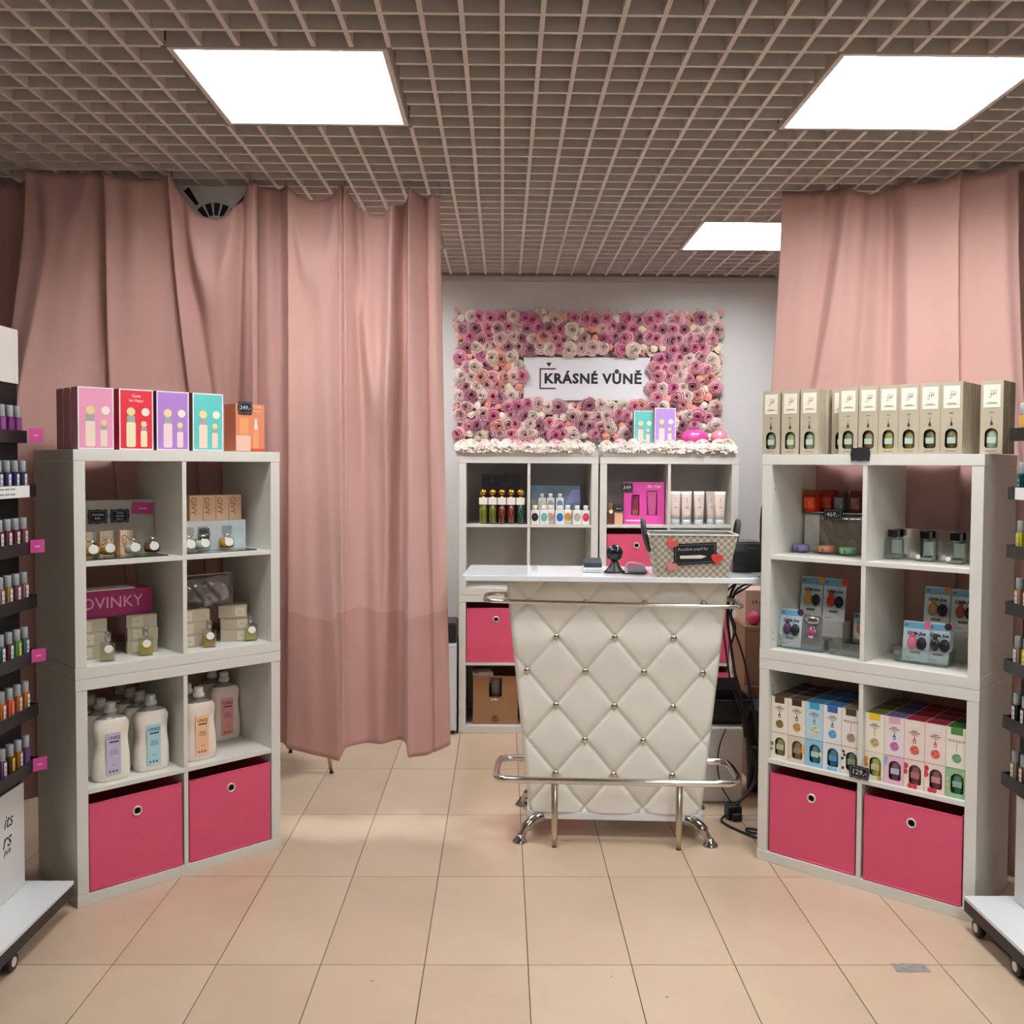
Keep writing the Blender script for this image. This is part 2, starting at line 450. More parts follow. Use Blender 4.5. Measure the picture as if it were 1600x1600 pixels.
# ================================================================ OPEN CUBE SHELVING UNITS
def shelf_unit(label, fr, x, y, z, W=.77):
    """white two by two open cube unit"""
    H, D, T, s = .7690, .39, .038, .016
    th = thing('shelving_unit', label, 'shelf', fr.p(x, y, z), fr.a, 'white open cube shelving units')
    e = .0006
    obj('top_panel', MB().box(0, W, 0, D, H - T, H), WHITE, th, bevel=.0012)
    obj('bottom_panel', MB().box(0, W, 0, D, 0, T), WHITE, th, bevel=.0012)
    for x0 in (.0012, W - T - .0012): obj('side_panel', MB().box(x0, x0 + T, .0012, D - .0012, T + e, H - T - e), WHITE, th, bevel=.001)
    zc = .385
    obj('middle_shelf', MB().box(T + .0018, W - T - .0018, .002, D - .002, zc - s / 2, zc + s / 2), WHITE, th, bevel=.0008)
    for a, b in ((T + e, zc - s / 2 - e), (zc + s / 2 + e, H - T - e)):
        obj('divider', MB().box(W / 2 - s / 2, W / 2 + s / 2, .002, D - .002, a, b), WHITE, th, bevel=.0008)
    hl = MB()
    for sx, ax in ((T + .0014, 1), (W - T - .0014, -1)):
        for zz in (.07, .10, .64, .67):
            hl.lathe([(.0026, 0), (.0026, .0012 * ax)], 8, (sx, .03, zz), axis='x')
    obj('dowel_holes', hl, mat('8f8b84', .7), th)['kind'] = 'stuff'
    return th
shelf_unit('lower white cube unit of the left stack with softener bottles and two pink bins', FL, 0, 0, 0)
shelf_unit('upper white cube unit of the left stack with perfume bottles', FL, 0, 0, .77)
shelf_unit('lower white cube unit of the right stack with fragrance boxes and two pink bins', FR, 0, 0, 0, .78)
shelf_unit('upper white cube unit of the right stack with candles and car fresheners', FR, 0, 0, .77, .78)
for x, nm in ((-.240, 'left'), (.537, 'right')):
    shelf_unit('lower white cube unit of the back %s stack behind the counter' % nm, W0, x, 5.34, 0)
    shelf_unit('upper white cube unit of the back %s stack under the flower wall' % nm, W0, x, 5.34, .77)

def bin_(label, fr, x, y, z, w=.327, h=.303, d=.36, rz=0, flare=0):
    th = thing('fabric_bin', label, 'bin', fr.p(x, y, z), fr.a + rz, 'pink fabric storage bins'); e = .004; a = w / 2
    m = MB()
    n = 14
    # slightly bowed front cloth with a grommet hole left open
    gx, gz, gr = 0, h - .062, .0135
    hole = circ(gx, gz, gr, 16); per = []
    for k in range(16):
        c_, s_ = cos(2 * pi * k / 16), sin(2 * pi * k / 16)
        tt = min((a / abs(c_)) if abs(c_) > 1e-6 else 9, ((h - gz) if s_ > 0 else gz) / abs(s_) if abs(s_) > 1e-6 else 9)
        per.append((gx + c_ * tt, gz + s_ * tt))
    corners = [(a, h), (-a, h), (-a, 0), (a, 0)]
    allv = [(p[0], 0, p[1]) for p in hole] + [(p[0], 0, p[1]) for p in per] + [(c_[0], 0, c_[1]) for c_ in corners]
    f = []
    for k in range(16):
        k2 = (k + 1) % 16; p, q = per[k], per[k2]
        if abs(p[0] - q[0]) > 1e-5 and abs(p[1] - q[1]) > 1e-5:
            ci = min(range(4), key=lambda c_: (corners[c_][0] - p[0]) ** 2 + (corners[c_][1] - p[1]) ** 2 + (corners[c_][0] - q[0]) ** 2 + (corners[c_][1] - q[1]) ** 2)
            f.append([k, 16 + k, 32 + ci, 16 + k2, k2])
        else: f.append([k, 16 + k, 16 + k2, k2])
    m.add(allv, f)
    m.box(-a, a, .004, .008, 0, gz - .02).box(-a, -a + e, .008, d, 0, h).box(a - e, a, .008, d, 0, h).box(-a, a, d - e, d, 0, h).box(-a, a, .008, d, 0, e)
    obj('fabric_body', m, PINK, th)
    for zz, rr in ((.004, .0035), (h - .002, .0025)): obj('hem_piping', MB().tube([(-a + .004, .001, zz), (a - .004, .001, zz)], rr, 6), mat('d8527a', .6), th)
    obj('shade_backing', MB().box(-a + .005, a - .005, .009, .012, .012, h - .004), mat('2a1620', .9), th)  # near-black sheet paints in the bin's shaded inside behind the grommet hole
    obj('grommet', MB().tube([(gx + .0145 * cos(2 * pi * k / 20), -.001, gz + .0145 * sin(2 * pi * k / 20)) for k in range(20)], .0035, 6, closed=True), mat('e6dfda', .3, .5), th, label='round silver grommet')
    return th
bin_('pink fabric bin in the bottom left cube of the left stack', FL, .2072, .006, .0385)
bin_('pink fabric bin in the bottom right cube of the left stack', FL, .5628, .006, .0385)
bin_('pink fabric bin in the bottom left cube of the right stack', FR, .211, .008, .0385)
bin_('pink fabric bin in the bottom right cube of the right stack', FR, .571, .004, .0385)
bin_('pink fabric bin in the back left stack, left of the counter', W0, -.240 + .2072, 5.346, .3936)
bin_('pink fabric bin in the back left stack, hidden mostly by the counter', W0, -.240 + .5628, 5.35, .3936)
bin_('pink fabric bin in the back right stack, left cube behind the grey basket', W0, .537 + .2072, 5.346, 1.1 - .2918)
bin_('pink fabric bin in the back right stack, upper cube seen right of the counter', W0, .537 + .5628, 5.346, .3936)
bin_('pink fabric bin in the back right stack, bottom cube right of the counter', W0, .537 + .5628, 5.346, .0385)
bin_('pink fabric bin in the bottom right cube of the back left stack', W0, -.240 + .5628, 5.346, .0385)

# ================================================================ SALES COUNTER
ct = thing('sales_counter', 'white tufted sales counter with chrome rails and glossy top', 'counter', FC.p(.38, .2), FC.a)
LEATH = mat('e3e1d5', .42, var=.015, vscale=10)
def cx(z): # body half width at height z
    return .345 + (z - .10) / .93 * (.442 - .345)
# tufted front
dx, dz, cx0, cz0 = .1160, .1376, -.008, .262
NX, NZ = 150, 170
v = []
yf = .06 - .2
for j in range(NZ + 1):
    z = .106 + (1.040 - .106) * j / NZ; hw = cx(z)
    for i in range(NX + 1):
        x = -hw + 2 * hw * i / NX
        a = (x - cx0) / (2 * dx); b = (z - cz0) / (2 * dz)
        p, q = a + b, a - b
        s1, s2 = abs(sin(pi * p)), abs(sin(pi * q))
        puff = (1 - math.exp(-min(s1, s2) / .10)) * .011 + min(1, s1 * s2 * 1.6) * .006 + (1 - math.exp(-(s1 + s2) / .16)) * .005
        e = max(0, min(1, (hw - abs(x)) / .02)); ed = (1 - (1 - e) ** 2) ** .5
        v.append((x, yf - puff * .8 * (.25 + .75 * ed) + .016 * (1 - ed), z))
f = []
for j in range(NZ):
    for i in range(NX):
        a = j * (NX + 1) + i; f.append((a, a + 1, a + NX + 2, a + NX + 1))
obj('tufted_front', MB().add(v, f, 0, True), LEATH, ct)
m = MB()
ring = []
for z in (.106, 1.040):
    hw = cx(z); ring.append([(-hw, yf + .017, z), (-hw, .13, z), (hw, .13, z), (hw, yf + .017, z)])
m.loft(ring, smooth=False)
obj('body', m, LEATH, ct)
obj('plinth', MB().prism(rrpoly(-.354, .354, yf - .014, .135, .04), .076, .1045, 'z'), mat('dfe0e0', .3), ct, bevel=.002)
obj('countertop', MB().prism(rrpoly(-.611, .548, -.235, .165, .02), 1.041, 1.062, 'z'), mat('e6e9ea', .06, spec=.6), ct, bevel=.002)
hd = [(-2, .950), (0, .950), (-1, .950)]
bt = []
for x, z in ((-.354, .951), (-.126, .951), (.102, .951), (.336, .951), (-.237, .815), (-.012, .812), (.220, .813), (-.353, .678), (-.126, .677), (.104, .675), (.334, .676),
             (-.240, .541), (-.009, .540), (.221, .539), (-.126, .400), (.106, .400), (-.242, .261), (-.007, .262), (.223, .263)):
    ix = round((x - cx0) / dx); iz = round((z - cz0) / dz); x = cx0 + ix * dx; z = cz0 + iz * dz
    if abs(x) > cx(z) - .01: x = math.copysign(cx(z) - .012, x)
    bt.append(obj('chrome_button', MB().sphere((x, yf - .014, z), .0135, 14, 8, sy=.7), mat('cfc4b4', .12, 1), ct))
def rail(name, z, y0, xr, yback, r, bx, dzr=0, xl=None):
    pts = [(-bx, yback, z), (-xr + .05, yback, z), (-xr + .012, yback - .012, z), (-xr, yback - .05, z), (-xr, y0 + .05, z), (-xr + .012, y0 + .012, z), (-xr + .06, y0, z)]
    pts = pts + [(-x, y, zz) for x, y, zz in reversed(pts)]
    if xl: pts = [(x * (xl / xr if x > bx else 1), y, zz) for x, y, zz in pts]
    pts = [(x, y, zz + dzr * x) for x, y, zz in pts]
    return obj(name, MB().tube(pts, r, 12, smooth_path=2), CHROME, ct)
rail('hand_rail', .962, -.275, .525, -.06, .0083, .43, -.014, .475)
rail('foot_rail', .268, -.262, .475, .02, .0142, .352)
for x, y, z in ((-.44, -.06, .963), (.44, -.06, .96), (-.362, .02, .268), (.362, .02, .268)):
    obj('rail_flange', MB().lathe([(.018, -.012), (.018, .0), (.012, .012)] if x > 0 else [(.012, -.012), (.018, 0), (.018, .012)], 12, (x, y, z), axis='x'), CHROME, ct)
for x in (-.243, .240):
    p = obj('rail_post', MB().lathe([(.0095, .002), (.0132, .1), (.0140, .254)], 14, (x, -.245, 0)), mat('cdc4b2', .28, 1), ct)
    obj('rubber_foot', MB().lathe([(.0100, 0), (.0100, .004)], 12, (x, -.245, 0)), BLACK, p)
for x, y, sx, sy in ((-.38, -.20, -1, -1), (-.386, .22, -1, 1), (.371, -.20, 1, -1), (.386, .22, 1, 1)):
    x0, y0 = x - sx * .085, y - sy * .06
    g = MB().tube([(x0, y0, .081), (x0 + sx * .03, y0 + sy * .02, .078), (x - sx * .02, y - sy * .014, .05), (x - sx * .004, y - sy * .003, .012)], [.024, .022, .015, .011], 12, smooth_path=2)
    g.lathe([(.030, 0), (.030, .003), (.026, .009), (.014, .022), (.010, .032)], 16, (x, y, 0))
    obj('leg', g, mat('bdb8b2', .08, 1), ct)

# ================================================================ GOODS
def chalk(label, body, loc, rz, w_=.06, h_=.042, tilt=0, size=None, plain=False):
    th = thing('price_tag', label, 'tag', loc, rz)
    th.rotation_euler.x = tilt
    a, b = w_ / 2, h_ / 2; p = []
    for k in range(48):
        t_ = 2 * pi * k / 48; c_, s_ = cos(t_), sin(t_)
        x = a * math.copysign(min(1, abs(c_) * 1.32), c_); z = b * math.copysign(min(1, abs(s_) * 1.32), s_)
        p.append((x * (1 + .035 * cos(6 * t_)), z * (1 + .05 * cos(8 * t_))))
    obj('plaque', MB().prism(p, 0, .003), CHALK, th)
    if not plain:
        fr = MB(); g = .0012; A, B = a * .86, b * .8
        for x0, x1, z0, z1 in ((-A, A, B - g, B), (-A, A, -B, -B + g), (-A, -A + g, -B + g, B - g), (A - g, A, -B + g, B - g)): fr.box(x0, x1, -.0006, 0, z0, z1)
        obj('chalk_border', fr, mat('8d8f90', .8), th)
    if body:
        for k, ln in enumerate(body.split('|')):
            text(ln, size or h_ * .62, th, 0, -.0004, (len(body.split('|')) - 1) * .5 * (size or 0) * 1.15 - k * (size or 0) * 1.15, mat('d6d8d8', .8), slant=.1)
    return th

# ---- fragrance gift sets standing on the left stack
def bottle_print(mb, x, z, h, w, cap=2, glass=3, body=1):
    mb.prism(rrpoly(x - w / 2, x + w / 2, z, z + h * .62, w * .18, 2), -.0007, 0, 'y', body)
    mb.box(x - w * .42, x + w * .42, -.0009, 0, z + h * .62, z + h * .78, glass)
    mb.prism(circ(x, z + h * .885, w * .46, 14, 1), -.0011, 0, 'y', cap)
def gift_box(label, colname, fr, x, y, z, face, side, w=.119, h=.209, d=.062, title=None, body='efe6d2', plain=False, rz=0):
    th = thing('gift_box', label, 'gift box', fr.p(x, y, z), fr.a + rz, 'perfume gift sets')
    obj('carton', MB().box(-w / 2, w / 2, 0, d, 0, h), mat(side, .5), th, bevel=.0008)
    b = .004
    m = MB()
    for x0, x1, z0, z1 in ((-w / 2, w / 2, h - b, h), (-w / 2, w / 2, 0, b), (-w / 2, -w / 2 + b, b, h - b), (w / 2 - b, w / 2, b, h - b)): m.box(x0, x1, -.0016, -.0002, z0, z1)
    obj('white_border', m, mat('f2eaf0', .5), th)
    if plain: return th
    obj('front_panel', MB().box(-w / 2 + b, w / 2 - b, -.001, -.0002, b, h - b), mat(face, .45), th)
    p = MB(); bottle_print(p, -w * .16, h * .045, h * .66, w * .27); bottle_print(p, w * .22, h * .05, h * .43, w * .19)
    o = obj('bottle_print', p, [mat(face, .5), mat(body, .5), mat('e6d49a', .4), mat('a3a6a8', .4)], th, loc=(0, -.0011, 0)); o['kind'] = 'stuff'
    o = obj('badge', MB().prism(circ(w * .27, h * .63, w * .12, 18), -.0008, 0), mat('f0e6d4', .5), th, loc=(0, -.0011, 0))
    tc_ = mat('f4e9e2', .6)
    if title:
        for k, ln in enumerate(title): text(ln, .016 if k == 0 else .013, th, 0, -.0013, h * (.89 - .075 * k), tc_)
    return th
cols = [('pink', .0835, 'e79cba', 'e09aa2', None, 'f1dccb'), ('red', .2215, 'da3142', 'c42a38', ('Gum', 'be Happy'), 'efe6bc'),
        ('purple', .353, 'ad7fca', '554766', None, 'efd6d6'), ('teal', .4865, '63c5bf', '9c6a5c', None, 'f0d9c8')]
for c, x, face, side, ti, bd in cols:
    gb = gift_box('%s perfume gift box on top of the left shelving stack' % c, c, FL, x, .022, 1.5405, face, side, title=ti, body=bd)
for k in (1, 2):
    gift_box('pink-brown gift box %s behind the pink one, seen edge-on' % ('directly', 'furthest')[k - 1], 'pink', FL, .0835, .022 + .068 * k, 1.5405, 'e79cba', 'e09aa2', plain=True)
gift_box('plain brown carton behind the teal gift box on the left stack', 'teal', FL, .4865, .09, 1.5405, '63c5bf', 'a8715f', plain=True)
th = thing('gift_box', 'peach perfume carton at the right end on top of the left stack', 'gift box', FL.p(.656, .02, 1.5405), FL.a)
obj('carton', MB().box(-.06, .06, 0, .09, 0, .178), mat('dd8866', .5, var=.03), th, bevel=.0008)
p = MB().box(-.059, .0, -.0006, 0, .001, .06, 1).box(-.045, -.008, -.0007, 0, .062, .125, 2).prism(rrpoly(.012, .034, .012, .085, .003, 2), -.0008, 0, 'y', 2).prism([(.015, .085), (.031, .085), (.026, .125), (.02, .125)], -.0008, 0, 'y', 3).box(.0, .0595, -.0005, 0, .001, .010, 4)
obj('bottle_print', p, [mat('dd8866'), mat('ecc2b0', .5), mat('e9a06c', .5), mat('e6e1dc', .3), mat('c8512f', .5)], th, loc=(0, -.0003, 0))['kind'] = 'stuff'
text('POUR', .012, th, .028, -.0006, .168, mat('f4d4c4', .6)); text('femme', .010, th, .03, -.0006, .153, mat('f4d4c4', .6))
chalk('small black price tag reading 349 on the peach carton', '349,-', FL.p(.633, .0155, 1.5405 + .163), FL.a, .058, .046, size=.022)

# ---- taupe diffuser cartons (arched window cut in the front, bottle inside)
def arch_poly(cx_, z0, w, h, k=14):
    r = w / 2; o = [(cx_ - r + .006, z0), (cx_ + r - .006, z0), (cx_ + r, z0 + .006)]
    o += [(cx_ + r * cos(pi * i / k), z0 + h - r + r * sin(pi * i / k)) for i in range(k + 1)]
    return o + [(cx_ - r, z0 + .006)]
def window_front(mb, w, z0, z1, hole, y=0, m=0):
    n = len(hole); hx = sum(p[0] for p in hole) / n; hz = sum(p[1] for p in hole) / n; a = w / 2; out = []
    for p in hole:
        dx_, dz_ = p[0] - hx, p[1] - hz
        t_ = min(((a - hx) / dx_ if dx_ > 1e-9 else ((-a - hx) / dx_ if dx_ < -1e-9 else 1e9)), ((z1 - hz) / dz_ if dz_ > 1e-9 else ((z0 - hz) / dz_ if dz_ < -1e-9 else 1e9)))
        out.append((hx + dx_ * t_, hz + dz_ * t_))
    cor = [(a, z0), (a, z1), (-a, z1), (-a, z0)]
    vs = [(p[0], y, p[1]) for p in hole] + [(p[0], y, p[1]) for p in out] + [(c_[0], y, c_[1]) for c_ in cor]; fs = []
    for k in range(n):
        k2 = (k + 1) % n; p, q = out[k], out[k2]
        if abs(p[0] - q[0]) > 1e-6 and abs(p[1] - q[1]) > 1e-6:
            ci = min(range(4), key=lambda c_: (cor[c_][0] - p[0]) ** 2 + (cor[c_][1] - p[1]) ** 2 + (cor[c_][0] - q[0]) ** 2 + (cor[c_][1] - q[1]) ** 2)
            fs.append([k, n + k, 2 * n + ci, n + k2, k2])
        else: fs.append([k, n + k, n + k2, k2])
    mb.add(vs, fs, m)
    # short reveal behind the cut
    vs = [(p[0], y, p[1]) for p in hole] + [(p[0], y + .003, p[1]) for p in hole]
    mb.add(vs, [[k, (k + 1) % n, n + (k + 1) % n, n + k] for k in range(n)], m)
def carton_shell(mb, w, d, h, m=0, mt=None):
    a = w / 2; e = .001
    mb.box(-a, -a + e, .0004, d, 0, h, m).box(a - e, a, .0004, d, 0, h, m).box(-a + e, a - e, d - e, d, 0, h, m).box(-a + e, a - e, .0004, d - e, 0, e, m)
    mb.box(-a + e, a - e, .0004, d - e, h - e, h, m if mt is None else mt)
def diffuser_box(label, group, fr, x, y, z, liquid, rz=0):
    w, h, d = .0685, .237, .0685
    th = thing('diffuser_carton', label, 'box', fr.p(x, y, z), fr.a + rz, group)
    m = MB(); window_front(m, w, 0, h, arch_poly(0, .018, .040, .065)); carton_shell(m, w, d, h)
    m.box(-w / 2 + .003, w / 2 - .003, .003, .0034, .1, h - .004)
    obj('carton', m, [TAUPE], th)
    lb = obj('paper_label', MB().box(-.0255, .0255, -.0007, -.0001, .150, .224), mat('e9e4d2', .6), th)
    for k, (bx, bz, bw, bh) in enumerate(((-.004, .196, .0012, .026), (-.006, .186, .016, .0011), (-.002, .199, .016, .0011))):
        pass
    p = MB()
    p.tube([(-.010, 0, .186), (-.004, 0, .181), (-.002, 0, .186), (-.002, 0, .204), (.001, 0, .207)], .0006, 5).tube([(-.008, 0, .194), (.014, 0, .194)], .0005, 5)
    p.tube([(.004, 0, .188), (.004, 0, .205), (.012, 0, .206), (.013, 0, .199), (.005, 0, .196)], .0006, 5)
    for zz, ww in ((.166, .012), (.1625, .018)): p.box(-ww, ww, -.0003, .0003, zz, zz + .0012)
    p.box(-.006, .006, -.0003, .0003, .1335, .1352).box(-.016, .016, -.0003, .0003, .008, .0094)
    p.prism([(-.004, .093), (.004, .093), (.004, .1), (.0015, .104), (.0015, .108), (-.0015, .108), (-.0015, .104), (-.004, .1)], -.0004, .0002)
    p.tube([(0, 0, .107), (-.002, 0, .122)], .0003, 4).tube([(0, 0, .107), (.0025, 0, .121)], .0003, 4)
    obj('logo_print', p, mat('3a352c', .6), th, loc=(0, -.0009, 0))['kind'] = 'stuff'
    b = obj('bottle', MB().lathe([(.017, .004), (.0195, .006), (.0195, .037), (.0195, .066), (.013, .075), (.008, .08), (.008, .09)], 14, (0, .0212, 0), mf=[0, 0, 1, 1, 1, 1, 1]), [mat(liquid, .25), mat(mixc(liquid), .25)], th)
    obj('bottle_label', MB().box(-.013, .013, .0008, .0013, .034, .054), mat('efece4', .5), b)
    obj('window_film', MB().box(-.0205, .0205, .0001, .0003, .016, .086), clear(refl=.01), th)
    return th
ord_ = ['leftmost', 'second from left', 'third from left', 'fourth, set back', 'fifth from left', 'sixth from left', 'seventh from left', 'eighth from left', 'ninth from left', 'tenth from left', 'rightmost']
dx_ = [(.0185, .03), (.0945, .032), (.170, .03), (.262, .094), (.318, .022), (.3890, .025), (.459, .026), (.5295, .022), (.600, .018), (.671, .012), (.785, .045)]
lq = ['8d8a5a', 'b3ad62', 'a9ab86', '4e4430', '9a7b58', '9d7350', 'a08a3c', '8c7436', '6f5f40', '7c6238', 'b9b9a2']
FZ = 1.5405
for k, ((x, y), l) in enumerate(zip(dx_, lq)):
    diffuser_box('taupe diffuser carton with arched window, %s on top of the right stack' % ord_[k], 'taupe diffuser cartons', FR, x, y, FZ, l, rz=random.uniform(-.03, .03) if k not in (4, 5, 6, 7, 8, 9) else 0)
diffuser_box('taupe diffuser carton standing behind the third carton from left on the right stack', 'taupe diffuser cartons', FR, .176, .103, FZ, lq[2])
for k, yy in ((9, .085), (9, .158)):
    diffuser_box('taupe diffuser carton %s the tenth carton on the right stack' % ('right behind' if yy < .1 else 'two rows behind'), 'taupe diffuser cartons', FR, .671, yy, FZ, lq[k])
diffuser_box('taupe diffuser carton behind the rightmost carton on the right stack', 'taupe diffuser cartons', FR, .785, .118, FZ, lq[10])
chalk('blank black scalloped tag on the top edge of the right stack', '', FR.p(.374, -.0045, 1.539), FR.a, .068, .046, plain=True)

# ---- home fragrance cartons in the lower right stack
def frag_box(th_label, fr, x, y, z, v, rz=0, detail=True):
    w, h, d = .0672, .236, .068
    th = thing('fragrance_carton', th_label, 'box', fr.p(x, y, z), fr.a + rz, 'home fragrance cartons')
    wh = mat(v['base'], .5); lowm = mat(v['low'], .5); top = mat(v['top'], .5); a = w / 2
    m = MB()
    if detail:
        window_front(m, w, 0, .098, arch_poly(.0035, .014, .041, .068), 0, 1)
        m.add([(-a, 0, .0995), (a, 0, .0995), (a, 0, h), (-a, 0, h)], [(0, 1, 2, 3)], 0)
        carton_shell(m, w, d, h, 0, 2); m.box(-a + .002, a - .002, .003, .0034, .1, h - .002, 0)
    else: carton_shell(m, w, d, h, 0, 2); m.box(-a, a, 0, .0004, 0, h, 0)
    obj('carton', m, [wh, lowm, top], th)
    obj('logo_patch', MB().box(-.019, .019, -.0008, -.0001, h - .024, h - .0002), mat(v['logo'], .5), th)
    if not detail: return th
    obj('lid_line', MB().box(-a, a, -.0003, .0002, .0982, .0995), mat('4a4038' if v.get('dark', 1) else 'c9a24a', .6), th)
    p = MB()
    p.box(-.010, .010, -.0003, .0002, h - .015, h - .0105, 1)
    if not v.get('mik'):
        for zz, ww in ((h - .039, .009), (h - .045, .018)): p.box(-ww, ww, -.0003, .0002, zz, zz + .0026, 0)
        p.box(-.013, .013, -.0003, .0002, h - .0515, h - .0505, 0)
        p.prism([(-.005, .157), (.005, .157), (.005, .167), (.0018, .171), (.0018, .176), (-.0018, .176), (-.0018, .171), (-.005, .167)], -.0004, .0002, 'y', 3)
        p.box(-.003, .003, -.0006, -.0003, .160, .165, 1)
        p.tube([(0, 0, .176), (-.0028, 0, .190)], .0004, 4, 0).tube([(0, 0, .176), (.003, 0, .189)], .0004, 4, 0)
    else: p.tube([(-.001, 0, .155), (.0015, 0, .185)], .0005, 4, 0)
    obj('front_print', p, [mat('5c534b', .6), PAPER, wh, mat(v['pic'], .5)], th, loc=(0, -.0003, 0))['kind'] = 'stuff'
    if v.get('mik'): text('MIKADO', .0115, th, 0, -.0004, h - .046, mat('5c534b', .6), space=1.25)
    obj('picture_disc', MB().prism(circ(.001, .133, .0155, 18), -.0007, -.0001), mat(v['disc'], .5, var=.5, vscale=90), th)
    if v.get('acc'):
        q = MB(); rr = random.Random(hash(v['acc']) % 97)
        for cx_, cz_, r_ in v['spots']: q.prism([(max(-a + .0003, min(a - .0003, px_)), max(.0006, pz_)) for px_, pz_ in circ(cx_, cz_, r_, 12, 1.15)], -.0006, -.0001)
        obj('fruit_print', q, mat(v['acc'], .5, var=.25, vscale=60), th)['kind'] = 'stuff'
    b = obj('bottle', MB().lathe([(.0175, .004), (.0195, .006), (.0195, .046), (.0195, .070), (.013, .078), (.008, .082), (.008, .09)], 14, (.0035, .0212, 0), mf=[0, 0, 1, 1, 1, 1]), [mat(v['liq'], .25), mat(mixc(v['liq'], .35), .25)], th)
    obj('bottle_label', MB().box(-.011, .018, .0005, .0010, .036, .056), mat(v['lab'], .5), b)
    return th
SL = [(-.028, .055, .007), (-.03, .035, .006)]
FV = [dict(n='brown logo and spice picture', base='ece5d6', low='ece5d6', top='59503e', logo='5a3527', pic='4a4034', disc='8a6d43', liq='6f6a3f', lab='b7b08e', acc='a8834a', spots=SL),
      dict(n='black logo and vanilla picture', base='eae3d6', low='d9cbbb', top='4f463b', logo='3a2c28', pic='3f3a34', disc='b98f45', liq='6d5636', lab='9c8666', acc='e0b048', spots=[(.029, .062, .008), (.027, .048, .007), (-.026, .018, .006)]),
      dict(n='pale blue front', base='b7d6e0', low='8cc3dc', top='3f83a8', logo='3f9cc8', pic='4c86a8', disc='cfd0a4', liq='2d6668', lab='a8c8d4', acc='d9d7a0', spots=[(.027, .05, .008)]),
      dict(n='white front and blue logo', base='e6e6e4', low='dfe6ea', top='2f6fa6', logo='2d66ac', pic='44546e', disc='5ba0d2', liq='1d5c74', lab='4a90c8', acc='7db8de', spots=[(0, .006, .007), (-.012, .006, .006), (.014, .006, .006)]),
      dict(n='black logo and coffee flower picture', base='e9e3d8', low='e9e3d8', top='8e7355', logo='453c36', pic='4a4038', disc='9a8a72', liq='24503c', lab='8c9a78', mik=1, acc='3d3a30', spots=[(-.026, .08, .005), (-.022, .068, .005), (-.029, .054, .005), (-.027, .02, .005)]),
      dict(n='yellow logo', base='eeead6', low='e6e2cc', top='6f7a3a', logo='e6c02e', pic='d9d2b4', disc='b9a070', liq='9aa03c', lab='c8c08c', dark=0, acc='d8863a', spots=[(-.03, .07, .009), (-.029, .052, .008), (.02, .01, .007)]),
      dict(n='pink and blue bubble picture', base='e9dfe0', low='e6b9cc', top='6a5f9a', logo='d8a9b4', pic='48548a', disc='c070b0', liq='5c2a44', lab='b8b4d0', acc='8fb0d8', spots=[(-.028, .085, .008), (-.03, .07, .008)]),
      dict(n='left red fruit picture', base='efddd4', low='efd9cf', top='a8283c', logo='efe4dc', pic='c83840', disc='e0685c', liq='6e2c38', lab='b07070', acc='cf3f3c', spots=[(-.028, .075, .009), (-.029, .055, .008), (-.012, .008, .009), (.004, .008, .008)]),
      dict(n='right red fruit picture', base='efddd4', low='efd9cf', top='a8283c', logo='efe4dc', pic='c83840', disc='e0685c', liq='6a2c3c', lab='c88c8c', acc='d0383a', spots=[(-.028, .08, .009), (-.029, .06, .009), (-.014, .008, .009), (.0, .009, .008)]),
      dict(n='green logo and leaf picture', base='e9e6d6', low='8fb78e', top='43703c', logo='4d8448', pic='5a7a54', disc='6fa080', liq='0f5c40', lab='88ae92', mik=1, acc='a8c890', spots=[(-.027, .06, .006), (-.024, .04, .006), (.024, .085, .006)])]
for k, vv in enumerate(FV):
    x = (.0742 + .0684 * k) if k < 5 else (.4328 + .0684 * (k - 5))
    frag_box('fragrance carton with %s in the lower right stack, front row' % vv['n'], FR, x, .022, Z1 + .0006, vv)
    for r_ in (1, 2, 3):
        frag_box('fragrance carton in %s row behind the front carton with %s' % (('second', 'third', 'fourth')[r_ - 1], vv['n']), FR, x, .022 + .0705 * r_, Z1 + .0006, vv, detail=False)
chalk('black price tag reading 129 between the two cubes of the lower right unit', '129,-', FR.p(.390, -.0045, .417), FR.a, .07, .044, size=.026)

